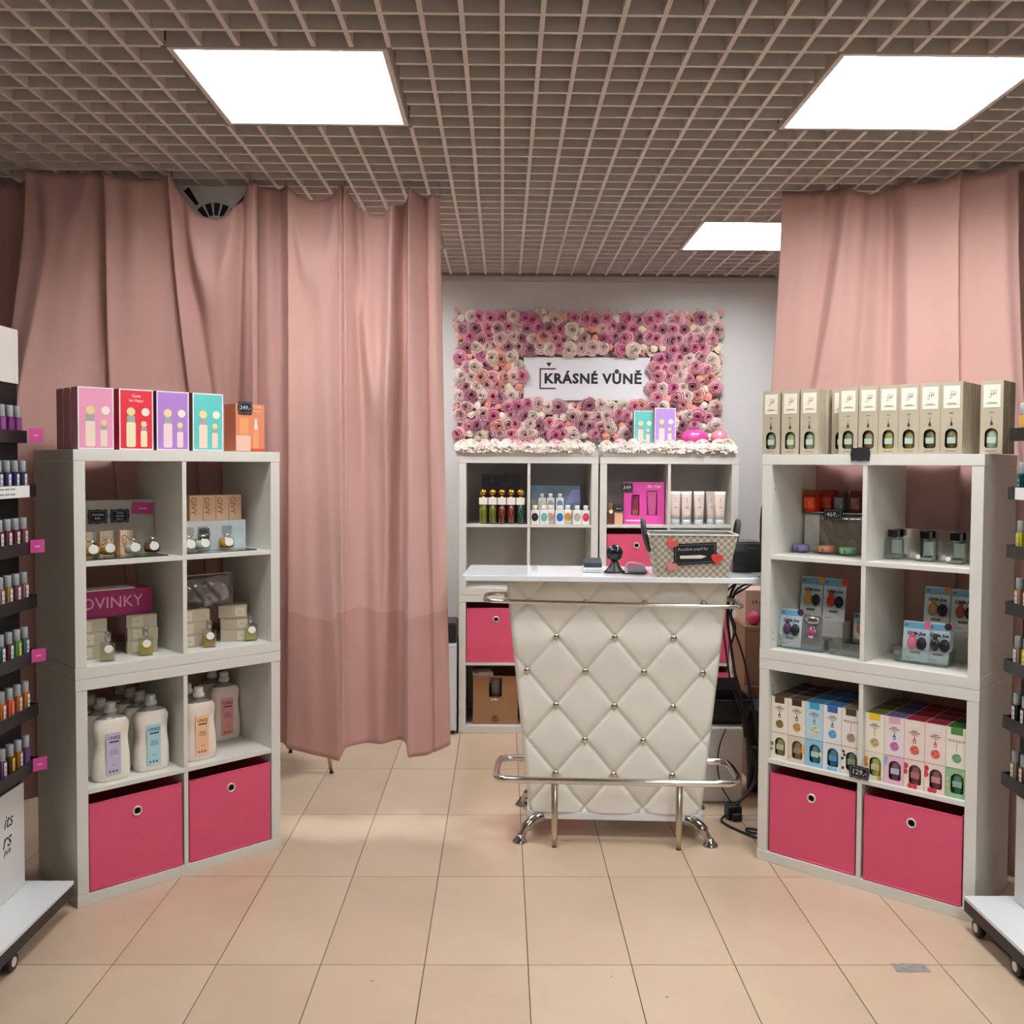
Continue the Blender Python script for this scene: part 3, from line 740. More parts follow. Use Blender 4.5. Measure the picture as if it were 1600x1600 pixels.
# ---- fabric softener bottles
def softener(label, fr, x, y, z, lab, cap, rz=0, body='ece6d8', detail=True, group='large fabric softener bottles'):
    th = thing('softener_bottle', label, 'bottle', fr.p(x, y, z), fr.a + rz, group)
    W_, D_ = .0625, .037; R = []; n = 28
    prof = [(0, .90, .90), (.006, .97, .96), (.03, 1, 1), (.08, .985, .97), (.115, .93, .93), (.14, .93, .94), (.165, .975, .98), (.19, .985, .96), (.203, .93, .90), (.214, .80, .80), (.221, .56, .64), (.225, .32, .48), (.232, .29, .46)]
    for zz, fx, fy in prof:
        g = []
        for i in range(n):
            t_ = 2 * pi * i / n; c_, s_ = cos(t_), sin(t_)
            ex = 2 / 3.2 if zz < .2 else 2 / 2.4
            px = math.copysign(abs(c_) ** ex, c_) * W_ * fx; py = math.copysign(abs(s_) ** ex, s_) * D_ * fy
            if .10 < zz < .205 and px > .022 and abs(py) > .01:                  # hand grip recess
                py *= 1 - .55 * math.exp(-((zz - .155) / .035) ** 2) * min(1, (px - .022) / .012)
            if .08 < zz < .17 and px < -.03: px += .007 * math.exp(-((zz - .125) / .03) ** 2)
            g.append((px, py, zz))
        R.append(g)
    mb = MB().loft(R, mf=[0] * 9 + [1] * 4)
    b = obj('bottle_body', mb, [mat(body, .28, spec=.5), mat('a9aaa4', .15, trans=.35)], th)
    c = MB()
    prof2 = [(.0195, .233), (.0215, .235), (.0215, .245), (.0172, .247), (.0168, .262), (.0155, .267)]
    c.lathe(prof2, 20)
    obj('cap', c, mat(cap, .35, trans=.25 if cap != 'f0eeea' else 0), th)
    if detail:
        obj('neck_ring', MB().lathe([(.0182, .2305), (.0192, .2315), (.0192, .2325)], 20), mat('c8c8c2', .3), th)
        l = obj('paper_label', MB().box(-.030, .020, -.0385, -.0366, .022, .168), mat(lab, .5), th)
        text('UNIQ', .0165, l, -.004, -.0388, .150, INK, name='lettering')
        obj('black_band', MB().box(-.020, .013, -.0389, -.0385, .134, .1385), INK, l)
        p = MB()
        for q, (zz, ww) in enumerate(((.108, .012), (.103, .013), (.098, .016), (.093, .014), (.055, .007))): p.box(-.004 - ww, -.004 + ww, -.0388, -.0385, zz, zz + .0016)
        for q in range(3): p.box(-.022 + q * .012, -.015 + q * .012, -.0388, -.0385, .030, .038)
        obj('small_print', p, mat('6a6a70', .6), l)['kind'] = 'stuff'
    return th
sx = [(.143, .072, 'c3b9d6', 'cfd2cf', 'white softener bottle with lilac label at the front left of the left stack', 1),
      (.291, .085, 'aad3dd', 'cfd2cf', 'white softener bottle with pale blue label in the left cube of the left stack', 1),
      (.472, .080, 'f0bf94', 'f0eeea', 'creamy softener bottle with peach label beside the divider of the left stack', 1),
      (.664, .255, 'e79c96', 'f0eeea', 'creamy softener bottle with pink label at the back of the right cube', 1)]
for x, y, l, c, lb, dt in sx: softener(lb, FL, x, y, Z1 + .0006, l, c, body='ece6d8' if x < .4 else 'ecdcd0')
for k in (1, 2, 3):
    q = ('second', 'third', 'fourth')[k - 1]
    if k < 4 and .072 + .078 * k < .34: softener('softener bottle %s in the row behind the lilac label bottle' % q, FL, .143 - .006 * k + .002, .072 + .078 * k, Z1 + .0006, 'c3b9d6', 'cfd2cf', detail=True)
    if .085 + .078 * k < .345: softener('softener bottle %s in the row behind the pale blue label bottle' % q, FL, .291 - .004 * k, .085 + .078 * k, Z1 + .0006, 'aad3dd', 'cfd2cf', detail=True)
softener('softener bottle with white cap hidden behind the peach label bottle', FL, .464, .160, Z1 + .0006, 'f0bf94', 'f0eeea', body='ecdcd0')
softener('softener bottle with white cap behind the pink label bottle', FL, .655, .336, Z1 + .0006, 'e79c96', 'f0eeea', body='ecdcd0')

# ---- perfume testers and cartons in the upper left unit
GL = clear('f2f6f2', .08)
def jar_perfume(label, fr, x, y, z, liq, rz=0, s=1):
    """round-shouldered flacon with a square clear stopper"""
    th = thing('perfume_bottle', label, 'bottle', fr.p(x, y, z), fr.a + rz, 'perfume testers on the left stack'); th.scale = (1.17,) * 3
    obj('flacon', MB().lathe([(.014, 0), (.022, .004), (.0255, .014), (.026, .026), (.0225, .038), (.011, .043), (.009, .046)], 20, sy=.72), GL, th)
    obj('liquid', MB().lathe([(.013, .005), (.0205, .008), (.0232, .016), (.0232, .026), (.021, .033)], 18, sy=.68), mat(liq, .25), th)
    obj('collar', MB().lathe([(.0125, .0462), (.0125, .0502)], 16), mat('dcd8cc', .15, 1), th)
    obj('stopper', MB().box(-.0145, .0145, -.0115, .0115, .0505, .078), clear('f2f4f1', .22), th, bevel=.002)
    obj('round_label', MB().prism(circ(.004, .026, .0135, 18), -.0200, -.0192), PAPER, th)
    return th
def flat_perfume(label, fr, x, y, z, liq, rz=0, group='perfume testers on the left stack'):
    """rectangular spray flacon with a metal cap"""
    th = thing('perfume_bottle', label, 'bottle', fr.p(x, y, z), fr.a + rz, group); th.scale = (1.12,) * 3
    obj('flacon', MB().box(-.021, .021, -.012, .012, 0, .060), GL, th, bevel=.003)
    obj('liquid', MB().box(-.0175, .0175, -.0085, .0085, .006, .044), mat(liq, .25), th, bevel=.002)
    obj('neck', MB().lathe([(.007, .0602), (.007, .064)], 12), SILVER, th)
    obj('cap', MB().lathe([(.0098, .0642), (.0098, .090)], 16), SILVER, th, bevel=.001)
    obj('round_label', MB().prism(circ(.002, .040, .0125, 18), -.0134, -.0126), PAPER, th)
    return th
def carton(label, fr, x, y, z, w, d, h, col, rz=0, group=None, lab=None, labx=0, name='perfume_carton', logo=None, labw=.5, tilt=0):
    th = thing(name, label, 'box', fr.p(x, y, z), fr.a + rz, group); th.rotation_euler.x = tilt
    obj('carton', MB().box(-w / 2, w / 2, 0, d, 0, h), mat(col, .55, var=.02, vscale=30), th, bevel=.0008)
    if lab:
        l = obj('paper_label', MB().box(labx - w * labw / 2, labx + w * labw / 2, -.0007, -.0001, h * .12, h * .88), mat(lab, .6), th)
        obj('logo_print', MB().tube([(labx - .006, -.0008, h * .45), (labx - .002, -.0008, h * .6), (labx + .001, -.0008, h * .42), (labx + .006, -.0008, h * .5)], .0007, 4), INKG, l)
    if logo: text(logo, h * .32, th, -w * .22, -.0003, h * .58, mat('8a5c38', .6), rot=-pi / 2, thick=.0002)
    return th
c1 = carton('large silver-grey carton at the back of the upper left cube, carrying three tags', FL, .213, .235, Z2 + .0006, .320, .05, .195, 'aeaba2', name='large_carton')
obj('glossy_sleeve', MB().box(.1602, .1630, .001, .049, .001, .194), mat('b08a62', .5), c1)
chalk('black chalk tag with two lines, leftmost on the silver-grey carton', 'Novinka|249,-', FL.p(.166, .2305, Z2 + .138), FL.a, .068, .050, size=.012)
chalk('black chalk tag with three lines, right one on the silver-grey carton', 'Tester|dámský|80 ml', FL.p(.245, .2305, Z2 + .138), FL.a, .068, .048, size=.010)
th = thing('price_tag', 'slanted magenta card on the silver-grey carton in the upper left cube', 'tag', FL.p(.330, .2315, Z2 + .164), FL.a)
obj('card', MB().box(-.040, .040, 0, .001, -.022, .022), MAGENTA, th); th.rotation_euler.y = .08
obj('print', MB().box(-.014, .016, -.0004, -.0001, -.004, .002), mat('e3a4cd', .6), th)
def glass_plate(label, x0, x1, y0, y1):
    th = thing('display_plate', label, 'plate', FL.p((x0 + x1) / 2, (y0 + y1) / 2, Z2 + .0005), FL.a, 'dark display plates')
    obj('glass', MB().box(-(x1 - x0) / 2, (x1 - x0) / 2, -(y1 - y0) / 2, (y1 - y0) / 2, 0, .004), mat('2a2c2c', .05), th, bevel=.001)
glass_plate('dark glossy display plate under the perfumes in the upper left cube', .045, .340, .035, .150)
glass_plate('dark glossy display plate under the perfumes in the upper right cube', .400, .690, .035, .125)
for x, y, lg, nm in ((.100, .165, 'COC', 'left'), (.172, .165, 'XV', 'middle'), (.240, .158, 'GIA', 'right')):
    carton('peach perfume carton, %s of three behind the testers in the upper left cube' % nm, FL, x, y, Z2 + .0006, .046, .035, .088, 'f0cfac', group='peach perfume cartons', logo=lg)
for x, y, l, nm in ((.088, .085, 'c98f2e', 'amber tester leftmost'), (.152, .105, 'd6a850', 'pale amber tester second from left'), (.232, .085, 'dfe0d6', 'clear tester third from left'), (.305, .095, '7a4a18', 'dark amber tester rightmost')):
    jar_perfume('%s on the dark plate in the upper left cube' % nm, FL, x, y, Z2 + .0048, l, rz=-.25)
c2 = carton('pearly silver carton in the upper right cube of the left stack', FL, .565, .140, Z2 + .0006, .270, .09, .112, 'c3c6c6', name='large_carton')
obj('sheen_panel', MB().box(.060, .125, -.0006, -.0001, .012, .1), mat('b9d0cc', .2, var=.15, vscale=20), c2)
for k in range(4):
    carton('peach perfume carton, %s of four standing on the pearly silver carton' % ('first from left', 'second from left', 'third from left', 'rightmost')[k], FL, .5085 + .0535 * k, .165, Z2 + .1132, .052, .05, .096, 'e8c29e', group='peach perfume cartons', logo='GIVY')
chalk('small black tag between testers in the upper right cube of the left stack', 'Novinka', FL.p(.525, .1360, Z2 + .062), FL.a, .046, .046, size=.010)
for x, y, l, nm in ((.436, .080, 'dfe3d2', 'clear tester leftmost'), (.498, .092, 'e2e4da', 'clear tester second from left'), (.592, .088, 'd9a038', 'amber tester rightmost')):
    jar_perfume('%s on the plate, upper right cube of the left stack' % nm, FL, x, y, Z2 + .0048, l, rz=-.25)
# lower row of the upper unit: stacked taupe cartons, sign box, spray testers
ZB = .8085
def stack(fr, x, y, n, w, d, h, nm, rz=0, shifts=(0, 0, 0), labx=-.02, lab=True):
    for k in range(n):
        carton('taupe perfume carton, %s of the %s' % (('bottom', 'middle', 'topmost')[k], nm), fr, x + shifts[k], y, ZB + k * (h + .0008), w, d, h, 'aea38b', rz, 'stacked taupe perfume cartons', 'c9bfa5' if lab else None, labx, labw=.36)
stack(FL, .102, .125, 3, .112, .09, .0455, 'stack under the sign box, lower left cube', 0, (-.002, .004, -.004), -.018)
stack(FL, .278, .120, 3, .104, .09, .0455, 'stack right of the sign box, lower left cube', -.30, (0, .002, -.002), -.014)
stack(FL, .480, .100, 3, .112, .09, .0455, 'left stack in the lower right cube', 0, (0, -.004, -.008), -.034)
stack(FL, .628, .105, 3, .104, .10, .0455, 'right turned stack in the lower right cube', -.55, (.004, .004, -.004), .028)
th = thing('sign_box', 'magenta box reading NOVINKY across two carton stacks in the lower left cube', 'box', FL.p(.181, .15, ZB + .1395), FL.a)
obj('carton', MB().box(-.138, .147, 0, .085, 0, .093), mat('97275f', .5), th, bevel=.001)
obj('white_lid', MB().box(-.137, .085, .002, .083, .0935, .098), mat('e6dfe0', .5), th)
text('NOVINKY', .058, th, -.020, -.0004, .048, mat('dba3bd', .5), space=1.02)
carton('small clear-topped carton leaning behind the left taupe stack', FL, .170, .235, ZB, .03, .03, .12, 'c6cfc4', name='perfume_carton')
th = thing('foil_bag', 'shiny crumpled foil bag lying on cartons in the lower right cube', 'bag', FL.p(.520, .14, ZB + .1395), FL.a)
rr = random.Random(3); v = []; f = []
NXb, NZb = 26, 12
for j in range(NZb + 1):
    for i in range(NXb + 1):
        x = -.12 + .245 * i / NXb; z = .001 + .105 * j / NZb + .014 * (i / NXb) * (j / NZb)
        e = min(i, NXb - i, 4) / 4 * min(j, NZb - j, 3) / 3
        v.append((x, -.025 * e + .010 * sin(i * .9 + j * .7) * e + rr.uniform(-.003, .003), z))
for j in range(NZb):
    for i in range(NXb): a = j * (NXb + 1) + i; f.append((a, a + 1, a + NXb + 2, a + NXb + 1))
b = len(v); v += [(p[0], .05 if 0 < (k % (NXb + 1)) < NXb and 0 < k // (NXb + 1) < NZb else p[1] + .002, p[2]) for k, p in enumerate(v)]
f += [tuple(b + q for q in reversed(g)) for g in f]
o = obj('foil', MB().add(v, f, 0, True), mat('8a8486', .2, .6, var=.75, vscale=11), th)
obj('magenta_patch', MB().box(-.112, -.078, -.0375, -.036, .045, .088), mat('b02f6a', .4), th)
obj('top_card', MB().box(-.115, .122, .012, .04, .1205, .1225), mat('cfcac4', .4), th)
for x, y, l, nm in ((.130, .058, 'a6a878', 'pale green spray tester at the left of the lower left cube'), (.268, .068, 'c2a640', 'yellow spray tester before the right stack, lower left cube'),
                 (.505, .060, 'b08f4c', 'amber spray tester in the middle of the lower right cube'), (.684, .075, 'b9b06c', 'pale yellow spray tester at the right, lower right cube')):
    flat_perfume(nm, FL, x, y, ZB, l, rz=-.3)

# ---- upper right unit: candles, wax melts, cube perfumes, car fresheners
th = thing('wrapped_hamper', 'cellophane-wrapped gift hamper in the upper left cube of the right stack', 'hamper', FR.p(.215, .262, Z2 + .0006), FR.a)
rr = random.Random(5); v = []; f = []; NXb, NZb = 30, 16
for j in range(NZb + 1):
    for i in range(NXb + 1):
        x = -.172 + .332 * i / NXb; z = .001 + .152 * j / NZb
        e = min(1, min(i, NXb - i) / 3) * min(1, (NZb - j) / 2)
        v.append((x, -.012 - .016 * e + (.004 * sin(i * 1.3 + j * .6) + rr.uniform(-.003, .003)) * (1 if i < 10 or j < 5 else .25), z))
for j in range(NZb):
    for i in range(NXb): a = j * (NXb + 1) + i; f.append((a, a + 1, a + NXb + 2, a + NXb + 1))
obj('cellophane', MB().add(v, f, 0, True), clear('f2f2ee', .10, .06), th)
obj('grey_tray', MB().box(-.098, .155, -.004, .085, .002, .146), mat('8d8076', .45), th, bevel=.004)
obj('white_card', MB().box(-.165, -.102, .0, .085, .002, .146), mat('e8e6de', .5), th, bevel=.003)
obj('silver_rim', MB().tube([(-.168, -.016, .1535), (-.05, -.022, .1535), (.155, -.020, .1535)], .003, 8), SILVER, th)
obj('lid_film', MB().box(-.168, .158, -.010, .085, .1500, .1510), mat('cfcfca', .2), th)
chalk('black price tag reading 469 on the rim of the wrapped hamper', '469,-', FR.p(.178, .2325, Z2 + .148), FR.a, .072, .042, size=.025)
def candle(label, x, y, col, wax, w=.036, h=.088):
    th = thing('jar_candle', label, 'candle', FR.p(x, y, Z2 + .1522), FR.a, 'jar candles on the wrapped hamper')
    obj('wax', MB().lathe([(w * .88, .004), (w * .88, h * .7)], 20), mat(wax, .4, var=.2, vscale=30), th)
    obj('glass_jar', MB().lathe([(w * .8, .0), (w * .97, .003), (w, .012), (w, h * .82), (w * .9, h * .9), (w * .93, h)], 22, cap=False), clear(col, .05), th)
    obj('paper_label', MB().loft([[(w * 1.012 * sin(a), -w * 1.012 * cos(a), z) for a in [-.6 + 1.2 * i / 8 for i in range(9)]] + [(w * 1.025 * sin(a), -w * 1.025 * cos(a), z) for a in [.6 - 1.2 * i / 8 for i in range(9)]] for z in (h * .2, h * .68)], smooth=False), mat(wax, .6, var=.35, vscale=40), th)
    return th
candle('orange-red jar candle, leftmost on the wrapped hamper', .077, .272, 'f6b48a', 'e2502a')
candle('red and yellow jar candle, second on the wrapped hamper', .120, .331, 'f0a080', 'cf5a34')
candle('grey-blue jar candle, third on the wrapped hamper', .186, .290, 'c8ccd8', '8a8690', .029)
candle('brown jar candle, rightmost beside the divider on the wrapped hamper', .250, .290, 'd8b8a0', '80594a', .029)
def melt(label, x, y, col, dz=0, r=.031):
    th = thing('wax_melt', label, 'wax melt', FR.p(x, y, Z2 + .0075 + dz), FR.a, 'round wax melts'); p = []
    obj('wax_cup', MB().lathe([(r * .9, 0), (r, .003), (r, .022), (r * .93, .024), (r * .9, .021), (0, .0205)], 24), mat(col, .35), th)
    obj('wick_slot', MB().box(-.002, .002, -r - .0012, -r + .001, .003, .016), mat('3a3a44', .6), th)
for x, y, l, c in ((.076, .180, 'lilac', '8d83b8'), (.172, .190, 'peach', 'd08e70'), (.262, .178, 'pale green', '84b98a')):
    q = thing('clear_dish', 'clear shallow dish under the %s wax melt' % l, 'dish', FR.p(x, y, Z2 + .0006), FR.a, 'clear dishes')
    kk = .72 if l == 'lilac' else 1
    obj('dish', MB().lathe([(.030 * kk, 0), (.044 * kk, .002), (.048 * kk, .006), (.045 * kk, .006), (.030 * kk, .0035), (0, .0035)], 24, sx=1.0 if l == 'lilac' else 1.12), clear('e8f0ea', .12), q)
    melt('%s round wax melt on a clear dish in the upper left cube' % l, x, y, c)
th = thing('foil_wrapper', 'crumpled clear wrapper beside the lilac wax melt', 'wrapper', FR.p(.060, .226, Z2 + .0006), FR.a)
obj('film', MB().sphere((0, 0, .010), .0125, 10, 6, sz=.8, sx=1.1), clear('d8d8ea', .2, .1), th)
th = thing('wax_pack', 'lilac foil wax pack lying behind the lilac melt against the hamper', 'pack', FR.p(.150, .2245, Z2 + .0006), FR.a)
obj('foil', MB().sphere((0, 0, .0125), .030, 12, 6, sz=.4, sy=.25), mat('7d7596', .3, .4), th)
# cube perfumes with mirrored cartons behind
for k, (x, y) in enumerate(((.428, .185), (.545, .172), (.652, .155))):
    nm = ('leftmost', 'middle', 'rightmost')[k]
    th = thing('mirror_carton', 'mirror-finish carton behind the %s black-capped cube bottle' % nm, 'box', FR.p(x + .030, y + .034, Z2 + .0006), FR.a, 'mirror-finish cartons')
    obj('carton', MB().box(-.052, .050, 0, .06, 0, .108), mat('dad7cf', .16, 1), th, bevel=.0008)
    obj('edge_strip', MB().box(.0502, .0512, .001, .059, .001, .107), mat('5a4c44', .4), th)
    th = thing('perfume_bottle', 'clear square perfume bottle with black cap, %s in the right stack' % nm, 'bottle', FR.p(x, y, Z2 + .0006), FR.a, 'square black-capped perfumes')
    obj('flacon', MB().box(-.028, .028, -.022, .022, 0, .073), clear('eef4f0', .12), th, bevel=.004)
    obj('thick_base', MB().box(-.026, .026, -.020, .020, .002, .014), mat('b9c8c0', .05, trans=.6), th, bevel=.003)
    obj('back_label', MB().box(-.014, .020, .0196, .0206, .018, .068), mat('c4ccc6', .4), th)
    obj('collar', MB().lathe([(.010, .0735), (.010, .0785)], 14), SILVER, th)
    obj('cap', MB().box(-.0165, .0165, -.0165, .0165, .079, .105), GLOSSB, th, bevel=.0015)
    if k: obj('round_label', MB().prism(circ(-.019, .016, .008, 14), -.0235, -.0225), PAPER, th)
# car freshener cards in clear trays
def tray(label, x, y, w, d, h):
    th = thing('clear_tray', label, 'tray', FR.p(x, y, ZB), FR.a, 'clear acrylic trays'); a, e = w / 2, .0025; r = .012
    def ring(k, z): return [(px, py, z) for px, py in rrpoly(-a - k, a + k, -k, d + k, r, 3)]
    obj('tray_shell', MB().loft([ring(-.004, 0), ring(0, .003), ring(.006, h), ring(.0035, h), ring(-.003, .0045)], smooth=False), clear('e6eeee', .10), th)
    return th
def card(label, x, y, z, col, tilt=-.12, blob=True, black=True, h=.140, w=.088):
    th = thing('freshener_card', label, 'air freshener', FR.p(x, y, z), FR.a, 'car freshener cards'); th.rotation_euler.x = tilt
    obj('backing_card', MB().prism(rrpoly(-w / 2, w / 2, 0, h, .006, 3), 0, .0012), mat('c9d9e0', .5), th)
    obj('blue_header', MB().box(-w / 2 + .001, w / 2 - .001, -.0005, -.0001, h * .82, h - .004), mat('6fb0d2', .5), th)
    obj('white_panel', MB().box(-w / 2 + .001, w / 2 - .001, -.0005, -.0001, .003, h * .30), mat('dfe0dc', .5), th)
    text('Little Joe', .017, th, 0, -.0008, h * .70, mat('1c2b4a', .5), bold=.0006, slant=.25)
    p = MB().box(-.018, .016, -.0006, 0, h * .20, h * .255).box(-.034, -.002, -.0006, 0, h * .085, h * .095).box(-.034, -.010, -.0006, 0, h * .06, h * .068).prism(circ(-w * .38, h * .90, .006, 10, .7), -.0008, 0)
    obj('small_print', p, mat('6f6f70', .6), th, loc=(0, -.0003, 0))['kind'] = 'stuff'
    if blob:
        obj('scent_capsule', MB().sphere((-.010, -.010, h * .47), .0155, 14, 8, sz=1.45, sy=.6), mat(col, .25, var=.05), th)
        obj('cap_bead', MB().sphere((-.010, -.009, h * .47 + .027), .008, 12, 6), mat(col, .25, var=.05), th)
    if black: obj('vent_clip', MB().sphere((.022, -.009, h * .46), .017, 12, 7, sz=1.35, sy=.5), mat('1e1b24', .4), th)
    obj('scent_dot', MB().prism(circ(w * .40, h * .93, .0125, 16), -.0012, -.0002), mat(col, .4), th)
    return th
tray('clear tray with purple car freshener cards in the lower left cube', .139, .055, .172, .075, .050)
tray('empty clear tray beside the divider in the lower left cube', .3065, .055, .132, .085, .050)
tray('clear tray with pink and black car freshener cards in the lower right cube', .556, .095, .185, .085, .055)
carton('white display carton under the yellow and red freshener cards', FR, .140, .205, ZB, .190, .08, .092, 'c9c7c0', name='display_carton')
card('car freshener card with yellow capsule at the back of the lower left cube', .094, .232, ZB + .0925, 'd9a630', h=.165)
card('car freshener card with red capsule at the back of the lower left cube', .186, .232, ZB + .0925, 'd63a30', h=.165)
card('orange car freshener card half hidden behind the divider, lower left cube', .295, .262, ZB + .02, 'd8643a', h=.11)
card('car freshener card with purple capsule in the front left clear tray', .086, .072, ZB + .0055, '4a2a52', h=.142)
th = thing('freshener_pack', 'foil-topped blister pack with pink capsule in the front left clear tray', 'air freshener', FR.p(.170, .076, ZB + .0055), FR.a); th.rotation_euler.x = -.1
obj('backing_card', MB().prism(rrpoly(-.038, .038, 0, .125, .01, 3), 0, .0012), mat('7a7a7c', .4), th)
obj('foil_header', MB().sphere((.0, -.004, .108), .026, 12, 6, sx=1.2, sy=.25, sz=.62), SILVER, th)
obj('blister', MB().sphere((0, -.002, .055), .030, 14, 8, sz=1.3, sy=.6), clear('f0f0f2', .12), th)
obj('pink_capsule', MB().sphere((0, -.008, .060), .014, 12, 8, sz=1.2, sy=.5), mat('d84a86', .3), th)
obj('white_band', MB().sphere((0, -.0095, .046), .011, 12, 6, sz=.7, sy=.5), mat('ecdfe4', .4), th)
carton('white display carton under the back freshener cards in the lower right cube', FR, .615, .225, ZB, .200, .07, .105, 'b9b7b0', name='display_carton')
card('car freshener card with tan capsule, left at the back of the lower right cube', .560, .246, ZB + .1055, 'c08a50', h=.152)
card('car freshener card with rust capsule, right at the back of the lower right cube', .652, .246, ZB + .1055, 'b0523c', h=.150)
card('car freshener card with pink capsule in the front clear tray, lower right cube', .534, .114, ZB + .0055, 'e2708f', h=.140, w=.090)
card('car freshener card with black capsule in the front clear tray, lower right cube', .608, .124, ZB + .0055, '33302c', h=.140, w=.070)
for k in (1, 2): card('pale car freshener card %s behind the pink and black cards' % ('directly', 'furthest')[k - 1], .580 + .010 * k, .128 + .014 * k, ZB + .0055, 'd98a9a', h=.138, blob=False, black=False)

# ================================================================ BACK WALL: ROSES, SIGN, FLOWER MATS
fw = thing('flower_wall', 'rectangular panel of pink and cream artificial roses on the back wall', 'flower panel', (.5, 5.70, 1.632))
SX0, SX1, SZ0, SZ1 = .125 - .5, .859 - .5, 1.871 - 1.632, 2.127 - 1.632
PX0, PX1, PZ1 = -.786, .786, .773
bk = MB()
for x0, x1, z0, z1 in ((PX0 + .02, PX1 - .02, .01, SZ0), (PX0 + .02, PX1 - .02, SZ1, PZ1 - .02), (PX0 + .02, SX0, SZ0, SZ1), (SX1, PX1 - .02, SZ0, SZ1)): bk.box(x0, x1, .02, .034, z0, z1)
obj('backing_mat', bk, mat('a8848a', .9), fw)
def rose_mesh(seed, openness=1.0, bud=False):
    """rose facing -y, radius about 1: cupped petal whorls around a rolled heart"""
    rr = random.Random(seed); mb = MB()
    def petal(ang, r0, r1, lift, width, m, curl):
        vs = []; nu, nv = 4, 3
        for j in range(nv + 1):
            q = j / nv; r = r0 + (r1 - r0) * q
            for i in range(nu + 1):
                a = ang + (i / nu - .5) * width * (1 - .12 * q * q)
                edge = abs(i / nu - .5) * 2
                y = -lift * (1 - .2 * edge) * sin(min(1, q * 1.15) * pi * .5) + (curl * q ** 3) - .04 * rr.random()
                vs.append((r * cos(a) * (1 + .05 * rr.random()), y, r * sin(a) * (1 + .05 * rr.random())))
        mb.add(vs, [(j * (nu + 1) + i, j * (nu + 1) + i + 1, (j + 1) * (nu + 1) + i + 1, (j + 1) * (nu + 1) + i) for j in range(nv) for i in range(nu)], m, True)
    off = rr.random() * 6
    if bud:
        mb.sphere((0, -.35, 0), .62, 10, 6, sy=1.0)
        for k in range(3): petal(off + k * 2.1, .1, .72, .75, 2.4, 0, .1)
        return mb
    for n_, r0, r1, h0, h1, cu, m in ((5, .50, 1.10, .02, .50, .26, 0), (5, .42, .86, .16, .82, .20, 0), (4, .30, .64, .30, 1.05, .14, 0), (3, .16, .42, .45, 1.18, .10, 0)):
        wd = 2 * pi / n_ * 1.6
        for k in range(n_):
            an = off + 2 * pi * k / n_ + rr.uniform(-.16, .16); R1 = r1 * rr.uniform(.90, 1.08); vs = []; nu, nv = 4, 4
            for j in range(nv + 1):
                q = (0, .40, .66, .84, 1)[j]
                for i in range(nu + 1):
                    e = i / nu - .5; a = an + e * wd
                    rim = (r0 + (R1 - r0) * (q ** .9)) * (1 + .12 * e)
                    hh = h0 + (h1 - h0) * sin(min(1, q * 1.2) * pi / 2) - cu * max(0, q - .84) * 6
                    vs.append((rim * cos(a), -hh + .22 * e, rim * sin(a)))
            for j in range(nv):
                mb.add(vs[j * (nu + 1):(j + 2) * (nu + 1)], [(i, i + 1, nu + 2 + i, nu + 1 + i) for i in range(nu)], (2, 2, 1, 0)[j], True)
        off += .55
    vs = []; N = 9
    for i in range(N + 1):
        a = off + i * .85; r = .22 - .018 * i
        for y in (-.60, -1.10): vs.append((r * cos(a), y, r * sin(a)))
    mb.add(vs, [(2 * i, 2 * i + 2, 2 * i + 3, 2 * i + 1) for i in range(N)], 1, True)
    mb.prism(circ(0, 0, .5, 10), -.34, -.30, 'y', 2)
    return mb
def mix2(a, b, k): return ''.join('%02x' % int(int(a[i:i + 2], 16) * (1 - k) + int(b[i:i + 2], 16) * k) for i in (0, 2, 4))
RM = []
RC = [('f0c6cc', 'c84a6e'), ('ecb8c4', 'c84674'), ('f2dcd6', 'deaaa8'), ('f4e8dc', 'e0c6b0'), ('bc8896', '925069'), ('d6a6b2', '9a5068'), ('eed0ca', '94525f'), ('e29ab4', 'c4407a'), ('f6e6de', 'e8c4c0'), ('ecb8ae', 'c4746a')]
RW = [5, 4, 4, 3, 3, 3, 3, 2, 3, 2]
for sd in range(5):
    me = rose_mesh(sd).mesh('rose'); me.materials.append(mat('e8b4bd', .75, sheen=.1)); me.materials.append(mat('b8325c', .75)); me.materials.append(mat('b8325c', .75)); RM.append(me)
BM_ = rose_mesh(50, bud=True).mesh('rose_bud'); BM_.materials.append(mat('efe6cf', .8))
def put_rose(parent, x, y, z, s, ci=None, tilt=.3, name='rose', bud=None):
    me = BM_ if bud else random.choice(RM)
    o = bpy.data.objects.new(name, me); C.objects.link(o); o.parent = parent; o.location = (x, y, z); o.scale = (s, s * .8, s)
    o.rotation_euler = (random.uniform(-tilt, tilt), random.uniform(0, 6.28), random.uniform(-tilt, tilt))
    cols_ = (bud,) if bud else RC[ci if ci is not None else random.choices(range(len(RC)), RW)[0]]
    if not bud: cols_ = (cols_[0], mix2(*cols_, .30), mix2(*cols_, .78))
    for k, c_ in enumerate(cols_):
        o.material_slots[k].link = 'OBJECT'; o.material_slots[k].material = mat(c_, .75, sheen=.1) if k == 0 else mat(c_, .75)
    return o
cnt = 0; row = 0; z = .036
spots = []
while z < PZ1 - .02:
    x = PX0 + (.034 if row % 2 == 0 else .066)
    while x < PX1 - .028:
        jx, jz = x + random.uniform(-.011, .011), z + random.uniform(-.010, .010)
        if not (SX0 - .016 < jx < SX1 + .016 and SZ0 - .016 < jz < SZ1 + .016): spots.append((jx, jz))
        x += .0610
    z += .0565; row += 1
